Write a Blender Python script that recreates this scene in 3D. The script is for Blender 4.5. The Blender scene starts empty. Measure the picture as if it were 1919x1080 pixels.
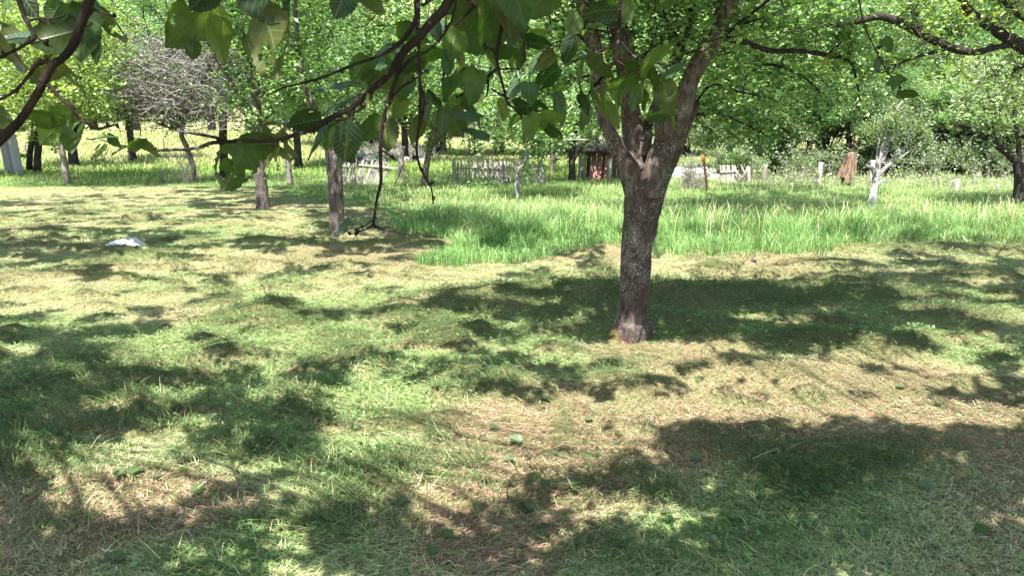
import bpy, math, random
import numpy as np
from mathutils import Vector, Matrix, noise as mnoise
R = math.radians
random.seed(7)
rng = np.random.default_rng(11)
C = bpy.context.scene.collection
scn = bpy.context.scene

# ------------------------------------------------------------------ camera, sky, sun, exposure
CAMZ, PITCH, F = 1.6, R(12.2), 1390.0
cam = bpy.data.cameras.new('camera'); cam_o = bpy.data.objects.new('camera', cam); C.objects.link(cam_o)
cam.sensor_width = 36; cam.lens = 36 * F / 1919.0; cam.clip_end = 1500; cam.clip_start = 0.05
cam_o.location = (0, 0, CAMZ); cam_o.rotation_euler = (R(90) - PITCH, 0, 0)
scn.camera = cam_o
SUN_EL, SUN_AZ = R(63), R(198)          # azimuth clockwise from +Y: behind the camera, a little to the left
SD = Vector((math.sin(SUN_AZ) * math.cos(SUN_EL), math.cos(SUN_AZ) * math.cos(SUN_EL), math.sin(SUN_EL)))
w = bpy.data.worlds.new('World'); scn.world = w; w.use_nodes = True
nt = w.node_tree; nt.nodes.clear()
sky = nt.nodes.new('ShaderNodeTexSky'); sky.sky_type = 'NISHITA'; sky.sun_disc = False
sky.sun_elevation = SUN_EL; sky.sun_rotation = SUN_AZ; sky.air_density = 1.0; sky.dust_density = 1.5
bg = nt.nodes.new('ShaderNodeBackground'); bg.inputs[1].default_value = 0.105
ow = nt.nodes.new('ShaderNodeOutputWorld')
nt.links.new(sky.outputs[0], bg.inputs[0]); nt.links.new(bg.outputs[0], ow.inputs[0])
sl = bpy.data.lights.new('sun', 'SUN'); sl.energy = 5.0; sl.angle = R(0.53); sl.color = (1.0, 0.955, 0.88)
so = bpy.data.objects.new('sun', sl); C.objects.link(so)
so.rotation_euler = SD.to_track_quat('Z', 'Y').to_euler(); so.location = (0, 0, 20)
scn.view_settings.view_transform = 'Standard'; scn.view_settings.look = 'None'
scn.view_settings.exposure = 1.75; scn.view_settings.gamma = 1.0

# ------------------------------------------------------------------ projection helpers
cp, sp = math.cos(PITCH), math.sin(PITCH)
def ray(px, py):
    u = (px - 959.5) / F; v = -(py - 540) / F
    return Vector((u, cp + v * sp, -sp + v * cp))
def at(px, py, Y):
    d = ray(px, py); t = Y / d.y
    return Vector((0, 0, CAMZ)) + d * t
def gp(px, py):
    d = ray(px, py); t = -CAMZ / d.z
    return Vector((d.x * t, d.y * t, 0))
def proj(x, y, z):
    dz = z - CAMZ
    fw = y * cp - dz * sp; up = y * sp + dz * cp
    return 959.5 + F * x / fw, 540 - F * up / fw
def pxm(px, Y):                       # px size to metres at distance Y
    return px * Y / F

# ------------------------------------------------------------------ noise
def _h(ix, iy, s):
    n = (ix.astype(np.int64) * 374761393 + iy.astype(np.int64) * 668265263 + s * 974711) & 0x7fffffff
    n = (n ^ (n >> 13)) * 1274126177 & 0x7fffffff
    return ((n ^ (n >> 16)) & 0xffff) / 65535.0
def vn(x, y, s=0):
    x = np.asarray(x, float); y = np.asarray(y, float)
    ix = np.floor(x); iy = np.floor(y); fx = x - ix; fy = y - iy
    fx = fx * fx * (3 - 2 * fx); fy = fy * fy * (3 - 2 * fy)
    a = _h(ix, iy, s); b = _h(ix + 1, iy, s); c = _h(ix, iy + 1, s); d = _h(ix + 1, iy + 1, s)
    return (a * (1 - fx) + b * fx) * (1 - fy) + (c * (1 - fx) + d * fx) * fy
def fbm(x, y, s=0, o=3):
    t = 0; a = 1; n = 0
    for i in range(o):
        t = t + a * vn(x * 2**i + 17.3 * i, y * 2**i + 5.1 * i, s + i); n += a; a *= .55
    return t / n
def sstep(a, b, x):
    t = np.clip((x - a) / (b - a), 0, 1); return t * t * (3 - 2 * t)

# ------------------------------------------------------------------ objects, tags, meshes
def tag(o, label=None, cat=None, group=None, kind=None):
    if label: o['label'] = label
    if cat: o['category'] = cat
    if group: o['group'] = group
    if kind: o['kind'] = kind
    return o
def empty(name, loc=(0, 0, 0)):
    o = bpy.data.objects.new(name, None); C.objects.link(o); o.location = loc; o.empty_display_size = .2
    return o
def link(name, me, parent=None, world=True):
    o = bpy.data.objects.new(name, me); C.objects.link(o)
    if parent is not None:
        o.parent = parent
        if world: o.matrix_parent_inverse = Matrix.Translation(-Vector(parent.location))
    return o
def np_mesh(name, V, Q, mat, col=None, smooth=False, uv=None):
    """V (n,3), Q (m,k) faces of one size; col (m,3) per-face colour attribute"""
    V = np.asarray(V, np.float32); Q = np.asarray(Q, np.int32); k = Q.shape[1]; m = len(Q)
    me = bpy.data.meshes.new(name)
    me.vertices.add(len(V)); me.vertices.foreach_set('co', V.ravel())
    me.loops.add(m * k); me.loops.foreach_set('vertex_index', Q.ravel())
    me.polygons.add(m)
    me.polygons.foreach_set('loop_start', np.arange(0, m * k, k, dtype=np.int32))
    me.polygons.foreach_set('loop_total', np.full(m, k, np.int32))
    me.polygons.foreach_set('use_smooth', np.full(m, smooth))
    me.update(calc_edges=True)
    if col is not None:
        a = me.attributes.new('tint', 'FLOAT_COLOR', 'FACE')
        c4 = np.ones((m, 4), np.float32); c4[:, :3] = col; a.data.foreach_set('color', c4.ravel())
    if uv is not None:
        l = me.uv_layers.new(name='UVMap'); l.data.foreach_set('uv', np.asarray(uv, np.float32)[Q.ravel()].ravel())
    me.materials.append(mat)
    return me

class MB:
    """collects quads (tubes, boxes, free quads) for ONE mesh"""
    def __init__(s): s.V = []; s.Q = []; s.n = 0; s.rc = []
    def add(s, V, Q, c=0.5):
        V = np.asarray(V, float); Q = np.asarray(Q, int)
        s.V.append(V); s.Q.append(Q + s.n); s.n += len(V); s.rc.append(np.full(len(Q), c))
    def tube(s, P, rad, seg=6, wob=0.0, cap=True):
        P = np.array([tuple(p) for p in P], float); n = len(P)
        rad = np.asarray(rad, float) * np.ones(n)
        T = np.gradient(P, axis=0); T /= (np.linalg.norm(T, axis=1, keepdims=True) + 1e-9)
        ref = np.array([0, 0, 1.0]) if abs(T[0, 2]) < .9 else np.array([0, 1.0, 0])
        N = np.cross(T, ref); N /= (np.linalg.norm(N, axis=1, keepdims=True) + 1e-9); B = np.cross(T, N)
        a = np.arange(seg) * 2 * math.pi / seg
        rr = rad[:, None] * (1 + (wob * (rng.random((n, seg)) - .5) if wob else 0))
        V = P[:, None, :] + rr[..., None] * (np.cos(a)[None, :, None] * N[:, None, :] + np.sin(a)[None, :, None] * B[:, None, :])
        i = np.arange(n - 1)[:, None] * seg; j = np.arange(seg)[None, :]; j2 = (j + 1) % seg
        Q = np.stack([i + j, i + j2, i + seg + j2, i + seg + j], -1).reshape(-1, 4)
        V = V.reshape(-1, 3)
        if cap:
            V = np.vstack([V, P[0], P[-1]]); e = n * seg
            jj = np.arange(0, seg, 2)
            c0 = np.stack([np.full(len(jj), e), (jj + 2) % seg, (jj + 1) % seg, jj], -1)
            c1 = np.stack([np.full(len(jj), e + 1), (n - 1) * seg + jj, (n - 1) * seg + (jj + 1) % seg, (n - 1) * seg + (jj + 2) % seg], -1)
            if seg % 2 == 0: Q = np.vstack([Q, c0, c1])
        s.add(V, Q)
    def box(s, c, sx, sy, sz, M=None, c_=0.5, taper=1.0, jit=0.0):
        v = np.array([(x * sx / 2 * (taper if z > 0 else 1), y * sy / 2 * (taper if z > 0 else 1), z * sz / 2) for z in (-1, 1) for x, y in ((-1, -1), (1, -1), (1, 1), (-1, 1))])
        if jit: v = v + (rng.random(v.shape) - .5) * jit
        if M is not None: v = v @ np.array(M.to_3x3()).T
        s.add(v + np.array(tuple(c)), [(3, 2, 1, 0), (4, 5, 6, 7), (0, 1, 5, 4), (1, 2, 6, 5), (2, 3, 7, 6), (3, 0, 4, 7)], c_)
    def mesh(s, name, mat, smooth=True):
        r = np.concatenate(s.rc)
        me = np_mesh(name, np.vstack(s.V), np.vstack(s.Q), mat, col=np.stack([r] * 3, -1), smooth=smooth)
        return me
    def build(s, name, mat, parent=None, smooth=True):
        return link(name, s.mesh(name, mat, smooth), parent)

def smooth_path(P, Rr, sub=5):
    """Catmull-Rom through P (list of Vector) with radii"""
    P = [Vector(p) for p in P]; n = len(P); O = []; OR = []
    for i in range(n - 1):
        p0 = P[max(i - 1, 0)]; p1 = P[i]; p2 = P[i + 1]; p3 = P[min(i + 2, n - 1)]
        for k in range(sub):
            t = k / sub
            O.append(0.5 * ((2 * p1) + (p2 - p0) * t + (2 * p0 - 5 * p1 + 4 * p2 - p3) * t * t + (3 * p1 - p0 - 3 * p2 + p3) * t**3))
            OR.append(Rr[i] * (1 - t) + Rr[i + 1] * t)
    O.append(P[-1]); OR.append(Rr[-1]); return O, OR

# ------------------------------------------------------------------ materials
class NT:
    def __init__(s, name):
        s.m = bpy.data.materials.new(name); s.m.use_nodes = True; s.t = s.m.node_tree; s.t.nodes.clear()
        s.out = s.n('OutputMaterial')
    def n(s, ty, **kw):
        o = s.t.nodes.new('ShaderNode' + ty)
        for k, v in kw.items():
            if isinstance(k, str) and hasattr(o, k): setattr(o, k, v)
        return o
    def l(s, a, b): s.t.links.new(a, b)
    def noise(s, scale, det=3, vec=None, rough=.55):
        o = s.n('TexNoise'); o.inputs['Scale'].default_value = scale; o.inputs['Detail'].default_value = det; o.inputs['Roughness'].default_value = rough
        if vec is not None: s.l(vec, o.inputs['Vector'])
        return o.outputs[0]
    def coords(s, scale=(1, 1, 1), kind='Object'):
        c = s.n('TexCoord'); m = s.n('Mapping'); m.inputs['Scale'].default_value = scale
        s.l(c.outputs[kind], m.inputs[0]); return m.outputs[0]
    def ramp(s, f, stops):
        r = s.n('ValToRGB'); e = r.color_ramp.elements
        while len(e) < len(stops): e.new(0.5)
        for i, (p, c) in enumerate(stops): e[i].position = p; e[i].color = (*c, 1)
        s.l(f, r.inputs[0]); return r.outputs[0]
    def mix(s, f, a, b, mode='MIX'):
        o = s.n('MixRGB'); o.blend_type = mode
        for i, v in ((0, f), (1, a), (2, b)):
            if isinstance(v, (int, float)): o.inputs[i].default_value = v
            elif isinstance(v, tuple): o.inputs[i].default_value = (*v, 1)
            else: s.l(v, o.inputs[i])
        return o.outputs[0]
    def math(s, op, a, b=None, c=None):
        o = s.n('Math'); o.operation = op
        for i, v in enumerate((a, b, c)):
            if v is None: continue
            if isinstance(v, (int, float)): o.inputs[i].default_value = v
            else: s.l(v, o.inputs[i])
        return o.outputs[0]
    def attr(s, name='tint'):
        a = s.n('Attribute'); a.attribute_name = name; return a
    def bsdf(s, col, rough=.8, spec=.3, bump=None, bs=.3, bd=.01):
        b = s.n('BsdfPrincipled')
        if isinstance(col, tuple): b.inputs['Base Color'].default_value = (*col, 1)
        else: s.l(col, b.inputs['Base Color'])
        b.inputs['Roughness'].default_value = rough; b.inputs['Specular IOR Level'].default_value = spec
        if bump is not None:
            bp = s.n('Bump'); bp.inputs['Strength'].default_value = bs; bp.inputs['Distance'].default_value = bd
            s.l(bump, bp.inputs['Height']); s.l(bp.outputs[0], b.inputs['Normal'])
        return b
    def done(s, b): s.l(b.outputs[0], s.out.inputs[0]); return s.m

def leaf_mat(name, trans=.45, rough=.45, spec=.35, boost=(1.3, 1.5, .5)):
    n = NT(name); a = n.attr(); b = n.bsdf(a.outputs['Color'], rough, spec)
    t = n.n('BsdfTranslucent'); n.l(n.mix(1.0, a.outputs['Color'], boost, 'MULTIPLY'), t.inputs[0])
    m = n.n('MixShader'); m.inputs[0].default_value = trans
    n.l(b.outputs[0], m.inputs[1]); n.l(t.outputs[0], m.inputs[2]); return n.done(m)
M_LEAF = leaf_mat('tree_leaf', .38, .38, .6)
M_GRASS = leaf_mat('grass_blade', .35, .55, .25, (1.2, 1.3, .6))
M_HAY = leaf_mat('cut_grass', .22, .7, .2, (1.1, 1.1, .8))

def linden_leaf_mat():
    n = NT('linden_leaf')
    uv = n.n('UVMap'); sx = n.n('SeparateXYZ'); n.l(uv.outputs[0], sx.inputs[0])
    av = n.math('ABSOLUTE', sx.outputs[1])
    mid = n.math('SUBTRACT', 1.0, n.math('SMOOTH_MIN', n.math('MULTIPLY', av, 28.0), 1.0, .1))
    side = n.math('FRACT', n.math('MULTIPLY', n.math('SUBTRACT', sx.outputs[0], n.math('MULTIPLY', av, .75)), 7.5))
    sv = n.math('LESS_THAN', n.math('ABSOLUTE', n.math('SUBTRACT', side, .5)), .085)
    vein = n.math('MINIMUM', n.math('ADD', mid, n.math('MULTIPLY', sv, .6)), 1.0)
    a = n.attr()
    mott = n.ramp(n.noise(60, 4, n.coords()), [(.3, (.75, .8, .7)), (.7, (1.2, 1.15, 1.1))])
    base = n.mix(1.0, a.outputs['Color'], mott, 'MULTIPLY')
    geo = n.n('NewGeometry')
    under = n.mix(1.0, base, (1.5, 1.35, 1.5), 'MULTIPLY')
    top = n.mix(n.math('MULTIPLY', vein, .7), base, (.2, .27, .09))
    under = n.mix(n.math('MULTIPLY', vein, .8), under, (.34, .38, .2))
    colr = n.mix(geo.outputs['Backfacing'], top, under)
    b = n.bsdf(colr, .42, .5, vein, .5, .002)
    t = n.n('BsdfTranslucent'); n.l(n.mix(n.math('MULTIPLY', vein, .75), n.mix(1.0, base, (1.15, 1.4, .4), 'MULTIPLY'), (.02, .04, .01)), t.inputs[0])
    m = n.n('MixShader'); m.inputs[0].default_value = .5
    n.l(b.outputs[0], m.inputs[1]); n.l(t.outputs[0], m.inputs[2]); return n.done(m)
M_LINDEN = linden_leaf_mat()

def bark_mat(name, dark, light, lich=.5, fleck=(.55, .52, .5), moss=False, vs=(1, 1, .35), warm=None, limed=False):
    n = NT(name); v = n.coords(vs); o = n.coords()
    f = n.noise(30, 8, v, .78); base = n.ramp(f, [(.38, dark), (.64, light)])
    if warm: base = n.mix(n.ramp(n.noise(5, 3, o), [(.42, (0, 0, 0)), (.62, (1, 1, 1))]), base, warm)
    fine = n.noise(150, 4, n.coords((1, 1, .45)), .7)
    fl = n.ramp(fine, [(.6, (0, 0, 0)), (.68, (1, 1, 1))])
    msk = n.ramp(n.noise(4, 3, o), [(.3, (.05, .05, .05)), (.7, (1, 1, 1))])
    col = n.mix(n.math('MULTIPLY', n.math('MULTIPLY', fl, msk), lich), base, fleck)
    vo = n.n('TexVoronoi'); vo.inputs['Scale'].default_value = 55; n.l(o, vo.inputs['Vector'])
    sp_ = n.math('LESS_THAN', vo.outputs['Distance'], n.math('MULTIPLY', n.noise(9, 3, o), .55))
    msk2 = n.ramp(n.noise(3.2, 3, o), [(.42, (0, 0, 0)), (.6, (1, 1, 1))])
    col = n.mix(n.math('MULTIPLY', n.math('MULTIPLY', sp_, msk2), lich * 1.3), col, (.42, .43, .42))
    if moss:
        g = n.n('SeparateXYZ'); tc = n.n('TexCoord'); n.l(tc.outputs['Object'], g.inputs[0])
        lo = n.math('LESS_THAN', n.math('ADD', g.outputs[2], n.math('MULTIPLY', n.noise(7, 2, o), .2)), .19)
        lx = n.math('LESS_THAN', n.math('ADD', g.outputs[0], n.math('MULTIPLY', n.noise(12, 2, o), .06)), gp(1180, 636).x - .07)
        col = n.mix(n.math('MULTIPLY', n.math('MULTIPLY', lo, lx), .7), col, (.2, .18, .03))
        lo2 = n.math('LESS_THAN', n.math('ADD', g.outputs[2], n.math('MULTIPLY', n.noise(9, 2, o), .12)), .1)
        col = n.mix(n.math('MULTIPLY', lo2, .32), col, (.16, .07, .045))
    if limed:                                   # limewash stops partway up the trunk
        g = n.n('SeparateXYZ'); tc = n.n('TexCoord'); n.l(tc.outputs['Object'], g.inputs[0])
        hi = n.ramp(n.math('ADD', g.outputs[2], n.math('MULTIPLY', n.noise(6, 3, o), .5)), [(.72, (0, 0, 0)), (1.0, (1, 1, 1))])
        col = n.mix(n.math('MULTIPLY', hi, .85), col, n.ramp(f, [(.35, (.12, .11, .11)), (.65, (.40, .38, .38))]))
    bmp = n.math('ADD', f, n.math('MULTIPLY', fine, .7))
    return n.done(n.bsdf(col, .85, .25, bmp, 1.0, .018))
M_BARK = bark_mat('plum_bark', (.024, .017, .013), (.26, .21, .185), .95, moss=True, warm=(.075, .048, .042))
M_BARK2 = bark_mat('orchard_bark', (.035, .026, .022), (.2, .16, .145), .8)
M_BARKD = bark_mat('dark_bark', (.012, .010, .010), (.06, .05, .048), .35)
M_TWIG = bark_mat('linden_bark', (.012, .009, .007), (.075, .05, .035), .25, fleck=(.2, .15, .12))
M_DEAD = bark_mat('bleached_wood', (.30, .29, .29), (.80, .80, .82), .35, fleck=(.2, .19, .18), limed=True)
M_GTWIG = bark_mat('grey_twigs', (.14, .12, .115), (.52, .48, .46), .3)
M_LIMED = bark_mat('pale_lichen_bark', (.06, .05, .055), (.6, .58, .62), .7)

def wood_mat(name, a, b, sc=(14, 14, 1.2)):
    n = NT(name); f = n.noise(9, 6, n.coords(sc), .7)
    col = n.ramp(f, [(.3, a), (.7, b)])
    t = n.attr(); col = n.mix(1.0, col, n.ramp(t.outputs['Fac'], [(0, (.6, .6, .62)), (1, (1.3, 1.3, 1.25))]), 'MULTIPLY')
    return n.done(n.bsdf(col, .85, .2, f, .6, .01))
M_WOOD = wood_mat('weathered_wood', (.14, .12, .11), (.36, .32, .29))
M_WOODW = wood_mat('pale_weathered_wood', (.24, .22, .20), (.56, .52, .49))
M_WOODM = wood_mat('mauve_weathered_wood', (.16, .13, .13), (.40, .34, .34))
M_WOODD = wood_mat('dark_old_wood', (.05, .042, .04), (.2, .17, .16))
M_RED = wood_mat('faded_red_paint', (.20, .08, .08), (.42, .22, .22))
M_RUST = wood_mat('rusty_iron', (.04, .02, .012), (.13, .06, .03))
M_ORANGE = wood_mat('orange_paint', (.4, .14, .04), (.6, .25, .1))
M_STONE = wood_mat('pale_rubble', (.30, .27, .26), (.62, .57, .56), (3, 3, 3))
M_SHEET = wood_mat('pale_grey_boards', (.18, .18, .21), (.5, .5, .55), (30, 30, .8))

def ground_mat():
    n = NT('mown_turf'); o = n.coords()
    f1 = n.noise(1.1, 4, o); f2 = n.noise(45, 5, o, .75); f3 = n.noise(220, 3, o, .7)
    base = n.ramp(f2, [(.3, (.09, .075, .035)), (.5, (.31, .28, .14)), (.72, (.54, .49, .28))])
    grn = n.ramp(f2, [(.3, (.035, .06, .02)), (.65, (.19, .26, .09))])
    col = n.mix(n.ramp(f1, [(.45, (0, 0, 0)), (.62, (.7, .7, .7))]), base, grn)
    col = n.mix(n.ramp(f3, [(.35, (.7, .7, .7)), (.5, (0, 0, 0))]), col, (.05, .045, .022))
    # far meadow: greener, with bands of ripe grass
    s = n.n('SeparateXYZ'); tc = n.n('TexCoord'); n.l(tc.outputs['Object'], s.inputs[0])
    far = n.math('MULTIPLY', n.math('SUBTRACT', s.outputs[1], 17), .1); far = n.math('MINIMUM', n.math('MAXIMUM', far, 0), 1)
    mf = n.noise(6, 6, o, .75)
    mead = n.ramp(mf, [(.3, (.05, .09, .02)), (.7, (.24, .32, .09))])
    ripe = n.ramp(mf, [(.3, (.26, .25, .12)), (.7, (.50, .44, .28))])
    band = n.math('ADD', s.outputs[1], n.math('MULTIPLY', n.noise(.15, 3, o), 14))
    bm = n.ramp(n.math('MULTIPLY', band, .01), [(.34, (0, 0, 0)), (.44, (.75, .75, .75)), ])
    mead = n.mix(n.math('MULTIPLY', bm, .75), mead, ripe)
    col = n.mix(far, col, mead)
    return n.done(n.bsdf(col, .95, .1, n.math('ADD', f2, n.math('MULTIPLY', f3, .5)), .9, .03))
M_GROUND = ground_mat()

def plastic_mat():
    n = NT('white_plastic_film'); o = n.coords()
    b = n.bsdf((.58, .61, .72), .25, .5, n.noise(25, 4, o), .5, .01)
    t = n.n('BsdfTranslucent'); t.inputs[0].default_value = (.85, .87, .95, 1)
    m = n.n('MixShader'); m.inputs[0].default_value = .2
    n.l(b.outputs[0], m.inputs[1]); n.l(t.outputs[0], m.inputs[2]); return n.done(m)
M_PLASTIC = plastic_mat()
def cloth_mat():
    n = NT('brown_cloth'); f = n.noise(9, 4, n.coords((2.2, 1, .25)))
    return n.done(n.bsdf(n.ramp(f, [(.35, (.11, .07, .05)), (.7, (.30, .21, .16))]), .9, .1, f, .3))
M_CLOTH = cloth_mat()
def flat_mat(name, c):
    n = NT(name); return n.done(n.bsdf(n.ramp(n.noise(30, 3, n.coords()), [(.3, tuple(x * .7 for x in c)), (.7, c)]), .6, .3))
M_BLUE = flat_mat('blue_scrap', (.04, .045, .14))
M_REDB = flat_mat('red_scrap', (.6, .08, .08))

# ------------------------------------------------------------------ the ground
MOUNDS = [(840,560,.35,.07),(890,575,.4,.08),(960,552,.4,.09),(1040,548,.45,.10),(1110,560,.45,.10),(1150,552,.35,.1),(760,595,.4,.05),
 (1245,555,.4,.09),(1300,560,.5,.08),(1390,548,.5,.06),(1480,560,.5,.06),(1545,497,.4,.08),(1620,545,.5,.06),(1700,560,.5,.06),(1770,590,.4,.06),
 (470,598,.28,.09),(500,586,.25,.08),(410,680,.22,.08),(440,672,.2,.07),(270,770,.14,.07),(60,862,.2,.07),(20,890,.2,.08),(545,615,.3,.05),
 (640,640,.3,.04),(600,465,.4,.06),(660,462,.35,.06),(335,452,.35,.05),(290,478,.3,.04),(410,545,.22,.05),(340,548,.2,.04),(1040,660,.16,.06),
 (1080,665,.14,.05),(1165,722,.2,.05),(1215,728,.16,.05),(1310,690,.2,.05),(1420,700,.3,.05),(1520,640,.3,.06),(1650,650,.35,.07),(1600,530,.4,.06),
 (880,880,.16,.05),(900,890,.14,.04),(1330,820,.2,.05),(1380,850,.25,.05),(940,720,.25,.05),(700,690,.3,.04),(860,700,.25,.04),(120,720,.3,.06),(200,760,.25,.05),
 (1150,900,.2,.05),(1500,900,.3,.05),(1600,870,.3,.05),(1700,850,.3,.05),(60,430,.5,.05),(150,400,.5,.05),(240,420,.4,.04),(1740,465,.5,.06),(1850,520,.5,.06),(1780,520,.4,.05),
 (1860,470,.5,.05),(560,740,.25,.04),(350,880,.2,.03),(620,900,.25,.04),(760,880,.25,.04),(460,990,.2,.04),(100,1000,.2,.05),(740,1000,.18,.04),(1120,1000,.2,.04)]
MG = [(gp(a, b).x, gp(a, b).y, r, h) for a, b, r, h in MOUNDS]
def mound(x, y):
    z = np.zeros_like(x)
    for mx, my, r, h in MG:
        d2 = ((x - mx) / (r * 1.5))**2 + ((y - my) / r)**2
        z = np.maximum(z, h * 1.35 * np.exp(-d2 * 1.6) * (d2 < 6))
    c = sstep(.57, .68, fbm(x * 2.9, y * 4.0, 101, 4)) * sstep(.38, .52, fbm(x * .45, y * .45, 107, 2))
    dt = np.hypot(x - gp(1180, 640).x, y - gp(1180, 640).y)
    return np.maximum(z, .06 * c * (y > 1.5) * (y < 15)) * sstep(.25, .6, dt) * sstep(1.7, 3.2, y + x * 0)
def mown_edge(x):                     # y beyond which the grass stands tall, for near x
    return x
EDGE_PX = [(-400,352),(0,351),(300,347),(430,352),(530,354),(531,368),(600,378),(700,392),(728,408),(735,432),(800,444),(852,455),(845,472),(790,490),(775,503),(830,503),(1000,492),(1060,474),(1160,463),(1220,478),(1400,484),(1560,472),(1640,460),(1700,455),(1919,458),(2300,462)]
# polygon test done in pixel-plan coordinates mapped to the ground
EDGE = [(gp(a, b).x, gp(a, b).y) for a, b in EDGE_PX]
POLY = EDGE + [(60, 90), (-60, 90)]
def in_tall(x, y):
    x = np.asarray(x); y = np.asarray(y); ins = np.zeros(x.shape, bool)
    n = len(POLY); j = n - 1
    for i in range(n):
        xi, yi = POLY[i]; xj, yj = POLY[j]
        c = ((yi > y) != (yj > y)) & (x < (xj - xi) * (y - yi) / (yj - yi + 1e-12) + xi)
        ins ^= c; j = i
    return ins
def height(x, y):
    x = np.asarray(x, float); y = np.asarray(y, float)
    z = (fbm(x * 1.3, y * 1.3, 3) - .5) * .05 * sstep(1, 3, y)
    z = z + mound(x, y) * (y < 15) * .95 * (.6 + .8 * vn(x * 7, y * 7, 5)) + (fbm(x * 6, y * 6, 13, 2) - .5) * .014 * (y < 16)
    z = z + 1.25 * sstep(26, 62, y) * (1 - .95 * sstep(-14, -2, x))
    d = np.maximum(0, y - 70 + .12 * x)
    z = z + d * .42 * sstep(0, 25, d) + (fbm(x * .03, y * .03, 9) - .5) * 12 * sstep(85, 130, y)
    return z
def build_ground():
    xs = np.concatenate([-np.geomspace(230, 11, 40), np.linspace(-10.8, 10.8, 290), np.geomspace(11, 230, 40)])
    ys = np.concatenate([np.linspace(-30, 1.4, 14), np.arange(1.5, 12, .055), np.geomspace(12.05, 330, 130)])
    X, Y = np.meshgrid(xs, ys); Z = height(X.ravel(), Y.ravel())
    V = np.stack([X.ravel(), Y.ravel(), Z], -1); nx = len(xs); ny = len(ys)
    i, j = np.meshgrid(np.arange(ny - 1), np.arange(nx - 1), indexing='ij')
    a = (i * nx + j).ravel(); Q = np.stack([a, a + 1, a + nx + 1, a + nx], -1)
    o = link('ground', np_mesh('ground', V, Q, M_GROUND, smooth=True)); tag(o, kind='structure')
build_ground()

# ------------------------------------------------------------------ grass
def blades(x, y, L, W, lean, az, col, name, mat, label, z0=0.0, kind='stuff', bend=.35):
    """each blade: two quads, root to tip, bending over; lean = angle from vertical"""
    n = len(x); z = height(x, y) + z0
    d = np.stack([np.cos(az) * np.sin(lean), np.sin(az) * np.sin(lean), np.cos(lean)], -1)
    l2 = np.clip(lean + bend * (rng.random(n) + .3), 0, 1.75)
    d2 = np.stack([np.cos(az) * np.sin(l2), np.sin(az) * np.sin(l2), np.cos(l2)], -1)
    wa = az + math.pi / 2 + (rng.random(n) - .5) * 1.2
    s = np.stack([np.cos(wa), np.sin(wa), np.zeros(n)], -1) * W[:, None] / 2
    P = np.stack([x, y, z], -1); A = P + d * (L * .55)[:, None]; B = A + d2 * (L * .45)[:, None]
    B[:, 2] = np.maximum(B[:, 2], P[:, 2] - .003)
    V = np.stack([P - s, P + s, A + s * .85, A - s * .85, B + s * .15, B - s * .15], 1).reshape(-1, 3)
    b = np.arange(n) * 6
    Q = np.stack([np.stack([b, b + 1, b + 2, b + 3], -1), np.stack([b + 3, b + 2, b + 4, b + 5], -1)], 1).reshape(-1, 4)
    o = link(name, np_mesh(name, V, Q, mat, col=np.repeat(col, 2, axis=0)))
    return tag(o, label, 'grass', kind=kind)

def lerpc(a, b, t): return np.array(a)[None] * (1 - t[:, None]) + np.array(b)[None] * t[:, None]
def scatter(y0, y1, n, pw):
    """points in the view wedge, density falling with distance**pw"""
    u = rng.random(n)
    e = 2 - pw
    y = (y0**e + u * (y1**e - y0**e))**(1 / e)
    x = (rng.random(n) * 2 - 1) * (y * .76 + .9)
    return x, y
GREENP = [(480,690,1.2),(640,640,1.0),(1000,560,1.6),(1330,600,1.6),(1500,650,1.0),(700,760,.5),(620,850,.5),(780,900,.4),(1500,900,1.0),(1350,950,.7),(1650,1000,.6),(820,1040,.3),(480,1040,.3),(1200,700,.35),(1650,470,1.5),(200,730,.6),(60,850,.4),(560,760,.4),(640,560,.8),(330,440,1)]
BROWNP = [(1050,830,.75),(1200,780,.6),(940,800,.4),(1250,690,.35),(1480,720,.6),(1560,770,.6),(1010,950,.45),(200,940,.3),(350,960,.28),(1160,665,.3),(1240,672,.35),(1310,655,.3),(900,1010,.4),(1700,1020,.4),(1850,900,.7),(1760,780,.5),(700,475,1.0),(1100,480,.8),(1450,495,.9),(1150,650,.4),(350,600,.4),(120,800,.3),(800,540,1.0),(1700,700,.6)]
GG = [(gp(a, b).x, gp(a, b).y, r) for a, b, r in GREENP]; BB = [(gp(a, b).x, gp(a, b).y, r) for a, b, r in BROWNP]
def green_amt(x, y):
    g = fbm(x * .9, y * .9, 21, 4) - .5
    for mx, my, r in GG: g = g + .28 * np.exp(-(((x - mx) / (1.5 * r))**2 + ((y - my) / r)**2))
    for mx, my, r in BB: g = g - .45 * np.exp(-(((x - mx) / (1.3 * r))**2 + ((y - my) / r)**2))
    return g
def hay_cols(x, y, n):
    g = green_amt(x, y) + mound(x, y) * 6.0 + .03 + (rng.random(n) - .5) * .5
    t = sstep(-.05, .28, g); r = rng.random(n)
    straw = lerpc((.50, .48, .24), (.82, .79, .48), r)
    br = lerpc((.20, .11, .08), (.64, .44, .33), r)
    k = (rng.random(n) < .2 - 2.4 * green_amt(x, y)); straw = np.where(k[:, None], br, straw)
    gr = lerpc((.13, .23, .08), (.38, .52, .21), rng.random(n)) * (1 - .55 * sstep(.02, .045, mound(x, y)))[:, None]
    return np.clip((straw * (1 - t[:, None]) + gr * t[:, None]) * np.exp(rng.normal(-.02, .32, (n, 1))), .01, .88)
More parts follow.
